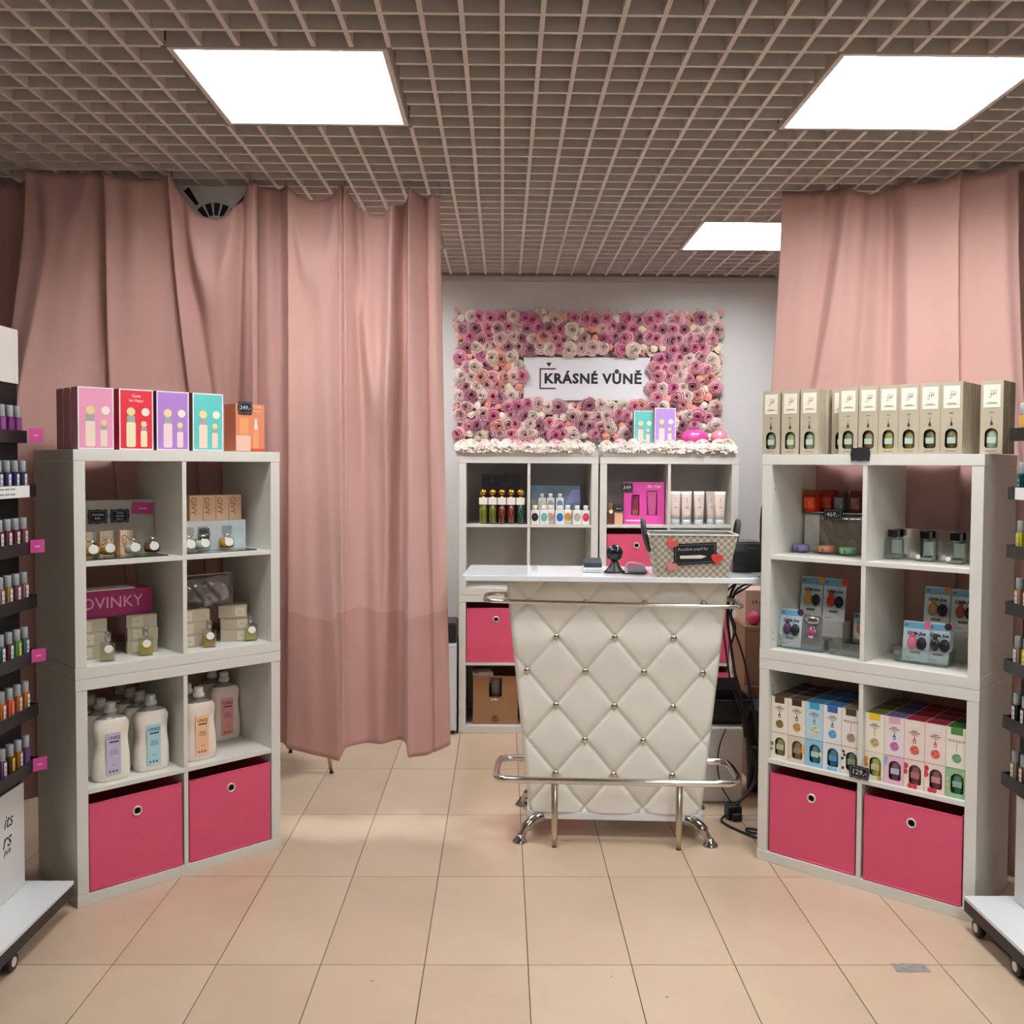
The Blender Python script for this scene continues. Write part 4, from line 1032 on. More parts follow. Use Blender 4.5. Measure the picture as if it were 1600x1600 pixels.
for jx, jz in spots:
    k_ = random.random()
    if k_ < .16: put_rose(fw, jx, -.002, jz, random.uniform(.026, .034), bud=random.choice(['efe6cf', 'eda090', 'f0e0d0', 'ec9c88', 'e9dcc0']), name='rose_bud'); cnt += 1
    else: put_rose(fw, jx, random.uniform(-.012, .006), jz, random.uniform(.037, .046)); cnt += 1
# small filler blossoms between the roses
fb = MB()
for k in range(1500):
    jx, jz = random.uniform(PX0 + .005, PX1 - .005), random.uniform(.005, PZ1 - .005)
    if SX0 - .012 < jx < SX1 + .012 and SZ0 - .012 < jz < SZ1 + .012: continue
    r_ = random.uniform(.012, .020)
    for q in range(5):
        a = q * 1.257 + k
        c_, s_ = cos(a), sin(a)
        fb.add([(jx, .006, jz), (jx + r_ * cos(a - .5), -.004, jz + r_ * sin(a - .5)), (jx + r_ * 1.25 * c_, .001, jz + r_ * 1.25 * s_), (jx + r_ * cos(a + .5), -.004, jz + r_ * sin(a + .5))], [(0, 1, 2, 3)], k % 4)
obj('filler_blossom', fb, [mat('efe4d2', .8), mat('e8b0a4', .8), mat('e4c8c4', .8), mat('ecd8c4', .8)], fw)['kind'] = 'stuff'
# name board in the opening
sg = thing('name_board', 'white name board reading KRÁSNÉ VŮNĚ framed by the roses', 'sign', (.492, 5.705, 1.999))
obj('board', MB().box(-.372, .372, 0, .018, -.126, .126), mat('e9eaee', .45), sg)
text('KRÁSNÉ VŮNĚ', .0795, sg, .036, -.0006, -.0015, mat('10131c', .5), bold=.0034, space=1.115, thick=.0006)
p = MB(); pl = -.279
p.box(pl, pl + .0085, -.001, 0, -.0615, .0615)
for s_ in (1, -1): p.prism([(pl + .0085, s_ * .0615), (pl + .1, s_ * .0615), (pl + .092, s_ * .053), (pl + .0085, s_ * .053)], -.001, 0)
obj('bracket_logo', p, mat('5a2c48', .5), sg)
obj('stopper_logo', MB().prism([(-.238, .094), (-.210, .094), (-.210, .087), (-.2165, .083), (-.2165, .074), (-.2315, .074), (-.2315, .083), (-.238, .087)], -.001, 0), mat('2a1828', .5), sg)
# flower mats on the back shelving
def flower_mat(label, x0, x1):
    th = thing('flower_mat', label, 'flower mat', ((x0 + x1) / 2, 5.338, 1.5405), 0, 'flower mats on the back shelving'); a = (x1 - x0) / 2
    obj('mat_base', MB().box(-a, a, .006, .30, 0, .052), mat('dedcd6', .85), th)
    st_ = MB(); rr = random.Random(int(x0 * 100) + 5)
    for k in range(int(2500 * a)):
        x = rr.uniform(-a, a); q = rr.random()
        y, z = (rr.uniform(.0, .3), .056 + rr.uniform(0, .012)) if q < .6 else (rr.uniform(-.012, .008), rr.uniform(.026, .062))
        r_ = rr.uniform(.007, .014); mi = rr.choice((0, 0, 0, 0, 0, 1, 1, 1, 2)); ph = rr.random() * 6
        n1 = Vector((rr.uniform(-.5, .5), -1 if q >= .6 else rr.uniform(-1, .2), rr.uniform(.2, 1))).normalized(); u_ = n1.orthogonal().normalized(); v_ = n1.cross(u_)
        for w_ in range(4):
            an = ph + w_ * pi / 2; P = lambda aa, rr_, l_: Vector((x, y, z)) + (u_ * cos(aa) + v_ * sin(aa)) * rr_ + n1 * l_
            st_.add([P(an, 0, 0), P(an - .6, r_, .003), P(an, r_ * 1.3, .001), P(an + .6, r_, .003)], [(0, 1, 2, 3)], mi)
    obj('petal_fringe', st_, [mat('f0ece2', .8), mat('eee0cc', .8), mat('ecc4c4', .8), mat('e2a8b4', .8)], th)['kind'] = 'stuff'
    n_ = int(a * 2 / .062)
    for k in range(n_):
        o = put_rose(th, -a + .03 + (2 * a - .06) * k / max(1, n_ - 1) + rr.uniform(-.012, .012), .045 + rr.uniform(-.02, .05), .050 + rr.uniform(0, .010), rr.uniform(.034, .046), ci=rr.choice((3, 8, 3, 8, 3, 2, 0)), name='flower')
        o.rotation_euler = (-1.15 + rr.uniform(-.3, .3), 0, rr.uniform(-.4, .4))
flower_mat('left flower mat of white and pink blossoms on top of the back left stack', -.262, .506)
flower_mat('right flower mat of white and pink blossoms on top of the back right stack', .557, 1.290)
ZT = 1.5405 + .056
W1 = Frame(0, 0, 0)
gift_box('teal perfume gift box standing among the flowers below the rose panel', 'teal', W1, .800, 5.50, ZT + .012, '63c5bf', '4f8f8c', w=.112, h=.195, body='f0d9c8')
gift_box('purple perfume gift box standing among the flowers below the rose panel', 'purple', W1, .916, 5.47, ZT + .012, 'b48fd6', '6f5a86', w=.119, h=.209, body='efd6d6')
th = thing('pumpkin_ornament', 'glossy magenta ribbed pumpkin ornament on the back right flower mat', 'ornament', (1.085, 5.48, ZT + .010))
n = 36; R = []
for j in range(11):
    t_ = pi * j / 10; R.append([((.078 * sin(t_) ** .8 * (1 + .10 * abs(cos(4.5 * 2 * pi * i / n)) - .06)) * cos(2 * pi * i / n), (.07 * sin(t_) ** .8 * (1 + .10 * abs(cos(4.5 * 2 * pi * i / n)) - .06)) * sin(2 * pi * i / n), .046 - .046 * cos(t_)) for i in range(n)])
obj('ribbed_shell', MB().loft(R, cap=False), mat('d850a0', .15, coat=.5), th)
obj('stem', MB().tube([(0, 0, .088), (.004, 0, .102), (.010, 0, .112)], .006, 8), mat('b8408a', .3), th)
th = thing('ball_ornament', 'pink glossy ball ornament beside the magenta pumpkin', 'ornament', (1.225, 5.48, ZT + .010))
obj('ball', MB().sphere((0, 0, .046), .046, 24, 14), mat('e88aa0', .18, coat=.4), th)
obj('hanger_cap', MB().lathe([(.008, .090), (.008, .098), (.004, .1)], 10), GOLD, th)

# ================================================================ GOODS ON THE BACK SHELVES
YF = 5.34
th = thing('gift_bag', 'black gift carton with cord handles behind the gold-capped bottles', 'gift bag', (-.008, YF + .12, Z2 + .0006))
obj('carton', MB().box(-.110, .110, 0, .08, 0, .275), mat('17171c', .3), th)
for x in (-.055, .052): obj('cord', MB().tube([(x, -.002, .275), (x, -.004, .225)], .002, 5), mat('6d6a66', .5), th)
obj('script_print', MB().tube([(-.02, -.0006, .213), (.01, -.0006, .220), (.035, -.0006, .222), (.05, -.0006, .216)], .0012, 4), mat('6a6a70', .6), th)
gb_ = [('8f8a2a', 'first'), ('7d7c28', 'second'), ('7e2622', 'third'), ('8a2a26', 'fourth'), ('0f5450', 'fifth')]
for k, (lq_, nm) in enumerate(gb_):
    th = thing('tall_perfume', 'tall gold-ball-capped perfume bottle, %s from left on the back shelf' % nm, 'bottle', (-.107 + .0515 * k, YF + .045, Z2 + .0006), 0, 'tall gold-capped perfumes')
    obj('flacon', MB().lathe([(.021, 0), (.0245, .003), (.0245, .118), (.016, .128), (.011, .133)], 18), clear('e6eee0', .06), th)
    obj('liquid', MB().lathe([(.0215, .006), (.0215, .112)], 16), mat(lq_, .15), th)
    obj('neck_label', MB().box(-.0235, .0235, -.0262, -.0248, .108, .147), PAPER, th)
    obj('gold_ball', MB().sphere((0, 0, .174), .0215, 18, 12), GOLD, th)
    obj('collar', MB().lathe([(.0115, .1335), (.0115, .153)], 14), GOLD, th)
    obj('hanging_cord', MB().tube([(.004, -.0258, .108), (.006 - .003 * k, -.027, .07), (.002 + .003 * k, -.027, .03), (.004, -.027, .006)], .0011, 5), mat('b9b48a', .4, .6), th)
th = thing('gift_box', 'shimmering blue-grey carton at the back of the white oval-label bottles', 'gift box', (.300, YF + .12, Z2 + .0006))
obj('carton', MB().box(-.140, .140, 0, .09, 0, .212), mat('6e8496', .25, var=.35, vscale=9), th, bevel=.001)
obj('grey_panel', MB().box(-.138, -.035, -.0006, -.0001, .002, .130), mat('a39a90', .4), th)
obj('lilac_panel', MB().prism([(.055, .11), (.135, .12), (.135, .195), (.09, .19)], -.0006, -.0001), mat('8a8fc0', .3), th)
def oval_bottle(label, x, y, z, col):
    th = thing('lotion_bottle', label, 'bottle', (x, y, z), 0, 'white oval-label bottles')
    b = obj('bottle_body', MB().prism(rrpoly(-.024, .024, -.0165, .0165, .007), 0, .078, 'z'), mat('efefea', .35), th, bevel=.003)
    obj('cap', MB().lathe([(.0135, .0785), (.0135, .104), (.012, .105)], 16), mat('f2f2ee', .3), th)
    obj('oval_label', MB().prism(circ(0, .040, .0185, 20, 1.25), -.0176, -.0166), mat(col, .4, var=.06), th)
    obj('label_mark', MB().tube([(-.004, -.0178, .040), (0, -.0178, .047), (.004, -.0178, .040)], .0008, 4), mat('f0efea', .5), th)
for x, y, c_, nm in ((.180, .035, '22242e', 'black'), (.231, .030, '6fbdb4', 'turquoise'), (.267, .075, 'd8a2ac', 'pale pink'), (.318, .028, '1c6fb4', 'blue'), (.365, .070, 'd99a2a', 'amber'), (.414, .030, 'b9afa2', 'beige'), (.463, .034, 'd4354e', 'red')):
    oval_bottle('white bottle with %s oval label in the front row on the back shelf' % c_ if False else 'white bottle with %s oval label, front row of the back shelf' % nm, x, YF + y, Z2 + .0006, c_)
pd_ = thing('display_riser', 'low white riser lifting three bottles behind the front row', 'riser', (.275, YF + .094, Z2 + .0006))
obj('riser_block', MB().box(-.095, .095, 0, .022, 0, .072), mat('c9c4ba', .5), pd_, bevel=.002)
for x, c_, nm in ((.222, 'd6d4cc', 'plain'), (.270, '9a9a90', 'grey-green'), (.322, '5a8aa8', 'steel blue')):
    o_ = thing('lotion_bottle', 'white bottle with %s oval label raised behind the front row' % nm, 'bottle', (x, YF + .106, Z2 + .0732), 0, 'white oval-label bottles')
    obj('bottle_body', MB().box(-.022, .022, -.0095, .0095, 0, .072), mat('e4e3dc', .35), o_, bevel=.003)
    obj('cap', MB().lathe([(.0085, .0725), (.0085, .096)], 14, sx=1.3), mat('efefea', .3), o_)
    obj('oval_label', MB().prism(circ(0, .038, .017, 18, 1.2), -.0104, -.0096), mat(c_, .4), o_)
th = thing('gift_box', 'bright pink gift box lettered for Her in the back right stack', 'gift box', (.793, YF + .07, Z2 + .0006))
w_, h_ = .228, .236
m = MB(); 
for x0, x1, z0, z1 in ((-.114, -.072, 0, h_), (-.072, -.026, 0, .05), (-.072, -.026, .165, h_), (-.026, .014, 0, h_), (.014, .074, 0, .05), (.014, .074, .188, h_), (.074, .114, 0, h_)): m.box(x0, x1, 0, .003, z0, z1)
m.box(-.114, .114, .022, .055, 0, h_).box(-.114, -.111, .003, .022, 0, h_).box(.111, .114, .003, .022, 0, h_).box(-.111, .111, .003, .022, 0, .003).box(-.111, .111, .003, .022, h_ - .003, h_)
obj('carton', m, mat('dc4fa6', .4), th)
b = obj('perfume_bottle', MB().box(-.066, -.032, .006, .018, .052, .132).box(-.056, -.042, .008, .016, .132, .160), mat('8a3050', .2), th)
obj('liquid_tint', MB().box(-.0655, -.0325, .0052, .0059, .053, .080), mat('8a6a3a', .3), b)
obj('lotion_tube', MB().loft([[(.044 + sx_ * wq, yq, zq) for sx_, yq in ((-1, .005), (1, .005), (1, .019), (-1, .019))] for zq, wq in ((.052, .018), (.064, .019), (.185, .028))], smooth=False), mat('c25a92', .3), th)
text('for Her', .026, th, .056, -.0006, .212, mat('f6dcec', .5), slant=.35, bold=.0004)
obj('white_strip', MB().box(-.105, -.012, -.0006, -.0001, .016, .024), mat('f2d4e6', .5), th)
chalk('black price tag reading 349 on the bright pink gift box', '349', (.694, YF + .0655, Z2 + .205), 0, .070, .050, size=.030)
th = thing('perfume_bottle', 'small brown square perfume bottle left of the pink gift box', 'bottle', (.600, YF + .035, Z2 + .0006))
obj('flacon', MB().box(-.0205, .0205, -.014, .014, 0, .083), clear('efe2d4', .1), th, bevel=.002)
obj('liquid', MB().box(-.0175, .0175, -.011, .011, .005, .070), mat('7a4524', .2), th)
obj('cap', MB().box(-.011, .011, -.011, .011, .0835, .118), mat('b98a5c', .2, .6), th, bevel=.001)
obj('round_label', MB().prism(circ(.002, .072, .012, 14), -.0152, -.0144), PAPER, th)
carton('peach perfume carton between the small brown bottle and the pink box', W1, .645, YF + .02, Z2 + .0006, .046, .03, .078, 'e8b690')
chalk('black blank-looking chalk tag leaning on the small peach carton', '80 ml', (.645, YF + .0155, Z2 + .090), 0, .056, .040, size=.012)
def tube_(label, x, y, rz=0):
    th = thing('cosmetic_tube', label, 'tube', (x, y, Z2 + .0006), rz, 'white squeeze tubes'); R = []
    for zz, a_, b_ in ((.030, .0245, .0205), (.06, .0255, .0195), (.12, .0285, .0125), (.165, .0305, .0035), (.186, .031, .0012)):
        R.append([(a_ * cos(2 * pi * i / 20), b_ * sin(2 * pi * i / 20), zz) for i in range(20)])
    obj('tube_body', MB().loft(R), mat('ead9ce', .35), th)
    obj('cap', MB().lathe([(.0235, 0), (.0245, .002), (.0245, .0295)], 20, sy=.86), mat('b9c3cc', .25), th)
    q = MB().tube([(-.004, -.0100, .143), (0, -.0095, .149), (.004, -.0100, .148), (-.002, -.0115, .137)], .0008, 4)
    for zz, yy, ww in ((.128, -.0132, .008), (.098, -.0165, .007), (.095, -.0168, .007)): q.box(-ww, ww, yy, yy + .001, zz, zz + .0016)
    obj('label_print', q, INKG, th)['kind'] = 'stuff'
for x, y, nm in ((.964, .05, 'leftmost'), (1.025, .04, 'second from left'), (1.096, .045, 'third from left'), (1.212, .04, 'rightmost')): tube_('white squeeze tube standing on grey cap, %s in the back right stack' % nm, x, YF + y, random.uniform(-.06, .06))
tube_('white squeeze tube half hidden behind the rightmost tube', 1.175, YF + .095, 0)

# ================================================================ ON AND AROUND THE COUNTER
ZTOP = 1.0626
def cp(x, y, z=ZTOP): return FC.p(x, y, z)
# grey woven-print basket
bk_ = thing('basket', 'grey trellis-patterned basket with black handles on the counter', 'basket', cp(.665, .058), FC.a)
def bring(w_, d_, z, n=6): return [(x, y, z) for x, y in rrpoly(-w_, w_, -d_, d_, .018, 3)]
TREL = checker('9b9486', 'd2ccbb', .0265)
LINER = mat('6e7a74', .7)
PLAINW = mat('c6c7c2', .7, var=.06, vscale=160)
obj('woven_body', MB().loft([bring(.138, .085, 0), bring(.170, .115, .162), bring(.172, .117, .166), bring(.167, .112, .166), bring(.134, .081, .006)], smooth=False, mf=[0, 0, 0, 1]), [TREL, LINER], bk_)
obj('rim_band', MB().tube([(x, y, .166) for x, y, z in bring(.1705, .1155, 0)], .0035, 6, closed=True), mat('d6d0be', .6), bk_)
for s_ in (-1, 1):
    hpts = [(s_ * (.160 + .002 * 0), -.036, .095), (s_ * .178, -.036, .15), (s_ * .186, -.028, .205), (s_ * .187, 0, .222), (s_ * .186, .028, .205), (s_ * .178, .036, .15), (s_ * .160, .036, .095)]
    obj('handle', MB().tube(hpts, .0085, 8, smooth_path=2), mat('3a3838', .4), bk_)
tilt_ = math.atan2(.03, .162)
def on_front(name, mb, m, x, z, rot=0, off=.0015):
    o = obj(name, mb, m, bk_, loc=(x, -.085 - .03 * z / .162 - off, z)); o.rotation_euler = (tilt_, rot, 0); return o
on_front('chalk_card', MB().box(-.082, .082, 0, .0015, -.042, .042), CHALK, .006, .094, -.06, .0035)
bd = MB()
for x0, x1, z0, z1 in ((-.075, .075, .0345, .0355), (-.075, .075, -.0355, -.0345), (-.0755, -.0745, -.035, .035), (.0745, .0755, -.035, .035)): bd.box(x0, x1, 0, .0005, z0, z1)
on_front('chalk_border', bd, mat('8a8c90', .8), .006, .094, -.06, .0042)
for ln, zz in (('Použité papírky', .112),):
    t_ = text(ln, .0165, bk_, -.004, -.085 - .03 * zz / .162 - .0045, zz, mat('b9bcc4', .8), space=1.1, slant=.05); t_.rotation_euler = (tilt_, -.06, 0)
on_front('paper_strip', MB().prism([(-.05, -.006), (.03, -.008), (.052, 0), (.03, .006), (-.05, .005)], 0, .001), mat('e9e4dc', .6), -.002, .082, -.04, .0052)
def heart(s_):
    pts = []
    for k in range(28):
        a = 2 * pi * k / 28; pts.append((s_ * 16 * sin(a) ** 3 / 16, s_ * (13 * cos(a) - 5 * cos(2 * a) - 2 * cos(3 * a) - cos(4 * a)) / 16))
    return pts
on_front('paper_heart', MB().prism(heart(.024), 0, .0012), mat('dc5a58', .7), -.085, .135, .55, .006).__setitem__('label', 'coral paper heart')
on_front('paper_heart', MB().prism(heart(.024), 0, .0012), mat('d84038', .7), .090, .075, .12, .006).__setitem__('label', 'red paper heart')
on_front('paper_heart', MB().prism(heart(.0225), 0, .0012), mat('dc8888', .7, var=.18, vscale=260), -.083, .042, .25, .006).__setitem__('label', 'speckled pink paper heart')
# printer
pr = thing('printer', 'black receipt printer at the right end of the counter behind the basket', 'printer', cp(.935 - .075, .225), FC.a)
obj('body', MB().prism([(-.06, 0), (.075, 0), (.075, .118), (-.045, .118), (-.06, .085)], 0, .115, 'x'), mat('15161b', .35), pr, bevel=.004)
pr.location = cp(.855, .225)
obj('top_cover', MB().box(.004, .111, -.035, .070, .1185, .124), mat('1b1c22', .3), pr, bevel=.002)
obj('paper_slot', MB().box(.012, .100, -.0625, -.0605, .030, .034), mat('05050a', .5), pr)
text('EPSON', .014, pr, .082, -.0535, .094, mat('b9bac0', .5), bold=.0003)
# card terminal, scanner, phone, cable
tm_ = thing('card_terminal', 'white and grey card terminal on the counter beside the scanner', 'terminal', cp(.285, .135), FC.a)
obj('base', MB().box(-.040, .040, -.030, .065, 0, .020), mat('e6e8ea', .35), tm_, bevel=.004)
obj('reader', MB().prism([(-.028, .0205), (.062, .0205), (.062, .052), (-.028, .040)], -.036, .036, 'x'), mat('3a3d45', .4), tm_, bevel=.003)
obj('front_strip', MB().box(-.033, .033, -.0308, -.0302, .007, .012), mat('c4c8cc', .4), tm_)
sc_ = thing('barcode_scanner', 'black round-headed barcode scanner on its stand on the counter', 'scanner', cp(.372, .115), FC.a)
obj('stand_base', MB().lathe([(.042, 0), (.043, .004), (.034, .012), (.02, .03), (.016, .045)], 20, sx=1.0, sy=.8), mat('1a1b1f', .4), sc_)
obj('scanner_head', MB().sphere((0, 0, .079), .034, 18, 10, sy=.8), mat('1c1d22', .25), sc_)
obj('scan_window', MB().sphere((.006, -.014, .082), .022, 14, 8, sy=.75), mat('0a0b10', .08), sc_)
ph = thing('tablet', 'dark flat tablet lying propped beside the basket on the counter', 'tablet', cp(.455, .140), FC.a); ph.rotation_euler.x = 0
obj('slab', MB().prism([(-.05, .001), (.05, .014), (.05, .021), (-.05, .008)], -.030, .045, 'x'), mat('5a5560', .3), ph, bevel=.001)
cb = thing('white_cable', 'white charging cable curling between the scanner and the basket', 'cable', cp(.43, .1), FC.a)
obj('cord', MB().tube([(-.012, .03, .004), (-.015, .02, .03), (.0, .01, .044), (.035, .0, .040), (.07, .01, .030)], .0028, 8, smooth_path=2), mat('dcdcde', .4), cb)
cb = thing('black_cable', 'black cable lying along the counter in front of the tablet', 'cable', cp(.43, .055), FC.a)
obj('cord', MB().tube([(-.03, .005, .0035), (0, -.005, .0035), (.03, -.004, .0035), (.06, .002, .0035)], .003, 8, smooth_path=2), BLACK, cb)

# white pedestal with the black plastic box behind the counter
pd = thing('pedestal', 'low white cabinet behind the right end of the counter', 'cabinet', (.965, 4.38, 0), rad(-1))
obj('carcass', MB().box(-.105, .105, -.145, .145, .004, .336), mat('d2d0ce', .4), pd, bevel=.002)
obj('door', MB().box(-.103, .103, -.149, -.1455, .012, .332), mat('d6d4d2', .35), pd, bevel=.001)
for x in (-.08, .08): obj('glide', MB().lathe([(.012, 0), (.012, .0035)], 10, (x, -.12, 0)), BLACK, pd)
bb = thing('black_box', 'black open plastic box on the white cabinet behind the counter', 'box', (1.005, 4.38, .3365))
def bxr(w_, d_, z): return [(x, y, z) for x, y in rrpoly(-w_, w_, -d_, d_, .02, 3)]
obj('tub', MB().loft([bxr(.100, .09, 0), bxr(.118, .105, .10), bxr(.122, .11, .102), bxr(.122, .11, .112), bxr(.112, .10, .112), bxr(.095, .085, .006)], smooth=False), mat('16171c', .3), bb)
obj('lid_flap', MB().prism([(.095, .114), (.104, .113), (.118, .165), (.111, .167)], -.10, .10, 'x'), mat('1b1c22', .3), bb)
# cartons to the right behind the counter
cA = carton('brown cardboard carton standing on another behind the counter, right of the black box', W1, 1.335, 4.60, .4405, .34, .26, .285, '86684e', name='cardboard_box')
obj('flap_seam', MB().box(-.168, .168, -.0008, -.0001, .262, .2645), mat('6f5236', .8), cA)
rm = MB()
for k in range(10):
    a = 2 * pi * k / 10; rm.prism(circ(-.100 + .030 * cos(a), .150 + .030 * sin(a), .0035, 6), -.0008, -.0001)
obj('ring_print', rm, mat('4a3524', .8), cA)['kind'] = 'stuff'
carton('lower brown cardboard carton on the floor behind the counter', W1, 1.355, 4.585, 0.001, .36, .29, .438, '76593f', name='cardboard_box')
cB = carton('pinkish carton with dark marks on top of the brown cartons', W1, 1.300, 4.66, .7265, .24, .18, .165, 'c4a894', name='small_carton')
obj('mark_print', MB().box(-.085, -.08, -.0008, -.0001, .10, .115).box(-.07, -.065, -.0008, -.0001, .10, .118).prism([(-.05, .10), (-.04, .118), (-.045, .118), (-.055, .10)], -.0008, -.0001), mat('4a3028', .7), cB)
cB['label'] = 'pinkish carton with dark marks on top of the brown cartons'
th = thing('fabric_pouch', 'small crimson pouch on the brown carton beside the cables', 'pouch', (1.215, 4.635, .7265))
obj('pouch', MB().sphere((0, 0, .032), .032, 14, 8, sx=1.0, sy=.7), mat('b03058', .7), th)
obj('drawstring', MB().tube([(-.012, 0, .062), (0, -.006, .066), (.012, 0, .062)], .002, 6), mat('d8c8c8', .6), th)
th = thing('spray_can', 'dark blue round container beside the crimson pouch', 'container', (1.275, 4.625, .7265))
obj('can', MB().lathe([(.026, 0), (.028, .003), (.028, .085), (.024, .095), (.012, .1)], 16), mat('28406e', .35), th)
obj('lid', MB().lathe([(.0135, .1005), (.0135, .115)], 12), mat('1c2c50', .4), th)
th = thing('waste_basket', 'dark round waste basket in front of the brown cartons', 'basket', (1.225, 4.42, .0005))
obj('tub', MB().lathe([(.085, 0), (.11, .36), (.118, .365), (.118, .385), (.108, .385), (.083, .006)], 24), mat('2a2a30', .4), th)
obj('rim_ring', MB().tube([(.115 * cos(2 * pi * k / 24), .115 * sin(2 * pi * k / 24), .386) for k in range(24)], .005, 6, closed=True), mat('3a3a44', .35), th)
# office chair, only its backrest edge shows
chr_ = thing('office_chair', 'black office chair behind the right shelving, only its backrest edge visible', 'chair', (1.555, 5.13, 0))
bkp = MB(); R = []
for j in range(9):
    q = j / 8; ww = .235 * (1 - .25 * (2 * q - 1) ** 4) ; zz = .98 + .40 * q
    R.append([(ww * cos(2 * pi * i / 20), -.17 + .035 * sin(2 * pi * i / 20) - .02 * q, zz) for i in range(20)])
obj('backrest', MB().loft(R), mat('1b1b20', .6), chr_, bevel=.004)
obj('seat', MB().prism(rrpoly(-.22, .22, -.12, .30, .06), .47, .54, 'z'), mat('1d1d22', .7), chr_, bevel=.01)
obj('back_stem', MB().tube([(0, -.09, .465), (0, -.19, .5), (0, -.175, 1.0)], .018, 8, smooth_path=2), BLACK, chr_)
obj('gas_column', MB().lathe([(.028, .09), (.028, .28), (.018, .281), (.018, .469)], 14), STEEL, chr_)
for k in range(5):
    a = 2 * pi * k / 5 + .3
    l = obj('star_leg', MB().tube([(.02 * cos(a), .02 * sin(a), .085), (.2 * cos(a), .2 * sin(a), .066)], .016, 8), BLACK, chr_)
    obj('castor', MB().lathe([(.024, -.012), (.026, 0), (.024, .012)], 14, (.2 * cos(a), .2 * sin(a), .0265), axis='x'), BLACK, l)
# cables
def cable(label, pts, r=.0045, m=BLACK, sm=3):
    th = thing('cable', label, 'cable', (0, 0, 0)); obj('cord', MB().tube(pts, r, 8, smooth_path=sm), m, th); return th
cable('thick black cable hanging from the counter top down to the black box', [(.99, 3.99, 1.03), (.965, 4.02, .99), (.95, 4.08, .88), (.99, 4.14, .70), (1.02, 4.19, .58), (1.05, 4.21, .5), (1.075, 4.215, .30)], .006)
cable('black cable looping left of the thick one beside the counter', [(1.02, 4.02, 1.03), (.94, 4.06, .97), (.935, 4.1, .86), (.965, 4.16, .74), (1.0, 4.2, .55), (1.04, 4.215, .46), (1.09, 4.22, .28), (1.12, 4.16, .18), (1.06, 4.10, .08), (1.0, 4.07, .06)], .004)
cable('black power cable sagging across to the right shelving', [(1.10, 4.12, 1.02), (1.04, 4.06, .985), (.97, 4.05, .95), (.96, 4.1, .9), (1.0, 4.16, .8), (1.06, 4.2, .66), (1.1, 4.22, .48), (1.125, 4.2, .35), (1.13, 4.1, .22), (1.07, 4.06, .12), (.99, 4.045, .05)], .0045)
cable('thin black cable hanging straight in front of the white cabinet', [(.985, 4.20, .34), (.955, 4.195, .27), (.945, 4.19, .18), (.955, 4.15, .1), (.985, 4.09, .055)], .0032)
cable('short black cable tangle below the counter top at its right end', [(1.08, 4.1, 1.0), (1.02, 4.08, .99), (.985, 4.1, .955), (1.0, 4.14, .90), (.975, 4.12, .86), (1.01, 4.13, .80), (.995, 4.17, .72)], .005)
ad = thing('power_adapter', 'black power adapter block on the floor right of the counter', 'adapter', (.985, 4.05, .0005), rad(12))
obj('block', MB().box(-.032, .032, -.022, .022, .0, .055), mat('1a1b20', .4), ad, bevel=.004)
obj('plug', MB().box(-.020, .022, -.046, -.0225, .004, .030), mat('222329', .45), ad, bevel=.004)
cable('black floor cable coiled in a loop beside the power adapter', [(.955, 4.04, .02), (.93, 4.03, .006), (.925, 3.99, .0055), (.95, 3.93, .0055), (1.0, 3.85, .0055), (1.04, 3.80, .0055), (1.07, 3.84, .0055), (1.06, 3.90, .0055), (1.01, 3.925, .0055), (1.0, 3.885, .0065), (1.03, 3.845, .012), (1.075, 3.86, .012)], .0048)
w2 = thing('wall_plug', 'black plug adapter hanging on the cables by the white cabinet', 'plug', (1.135, 4.235, .17))
obj('plug_body', MB().box(-.028, .028, -.02, .02, 0, .085), mat('1b1c22', .4), w2, bevel=.004)
obj('cord', MB().tube([(0, 0, .084), (-.01, -.005, .15), (-.03, -.01, .26), (-.04, -.01, .34)], .004, 8, smooth_path=2), BLACK, w2)
# lower back stack: cardboard box with hand hole
ob = thing('cardboard_box', 'brown open cardboard box in the lower left cube of the back left stack', 'box', (-.035, 5.375, .0385))
mb = MB(); W_, H_ = .25, .272
for x0, x1, z0, z1 in ((-W_ / 2, -.035, 0, H_), (.035, W_ / 2, 0, H_), (-.035, .035, 0, .155), (-.035, .035, .262, H_)): mb.box(x0, x1, 0, .004, z0, z1)
mb.box(-W_ / 2, -W_ / 2 + .004, .004, .28, 0, H_).box(W_ / 2 - .004, W_ / 2, .004, .28, 0, H_).box(-W_ / 2, W_ / 2, .276, .28, 0, H_).box(-W_ / 2, W_ / 2, .004, .276, 0, .004)
obj('carton', mb, CARD, ob)
obj('hole_edge', MB().tube([(-.035, -.0005, .155), (.035, -.0005, .155), (.035, -.0005, .262), (-.035, -.0005, .262)], .0014, 5, closed=True), mat('4a2e1c', .8), ob)
obj('grey_content', MB().lathe([(.033, .15), (.033, .262)], 16, (0, .045, 0)), mat('6f675f', .4), ob)
obj('wear_mark', MB().prism([(-.028, .136), (-.02, .146), (-.01, .142), (.0, .148), (.008, .14), (.02, .142), (.012, .134), (-.008, .137)], -.0006, -.0001), mat('d8cfc4', .8), ob)
obj('round_stamp', MB().tube([(.0165 * cos(2 * pi * k / 16), -.0004, .032 + .0165 * sin(2 * pi * k / 16)) for k in range(16)], .0022, 5, closed=True), mat('4a3526', .8), ob)
obj('stamp_mark', MB().box(-.002, .002, -.0008, -.0001, .022, .042), mat('4a3526', .8), ob)
cC = carton('pale small carton lying in the open brown cardboard box', W1, -.09, 5.40, .266, .085, .10, .060, 'cfc2b2', rz=.18, name='small_carton')
obj('open_flap', MB().prism([(-.042, .052), (-.072, .060), (-.066, .022), (-.042, .010)], .0, .09), mat('c4b6a4', .7), cC)
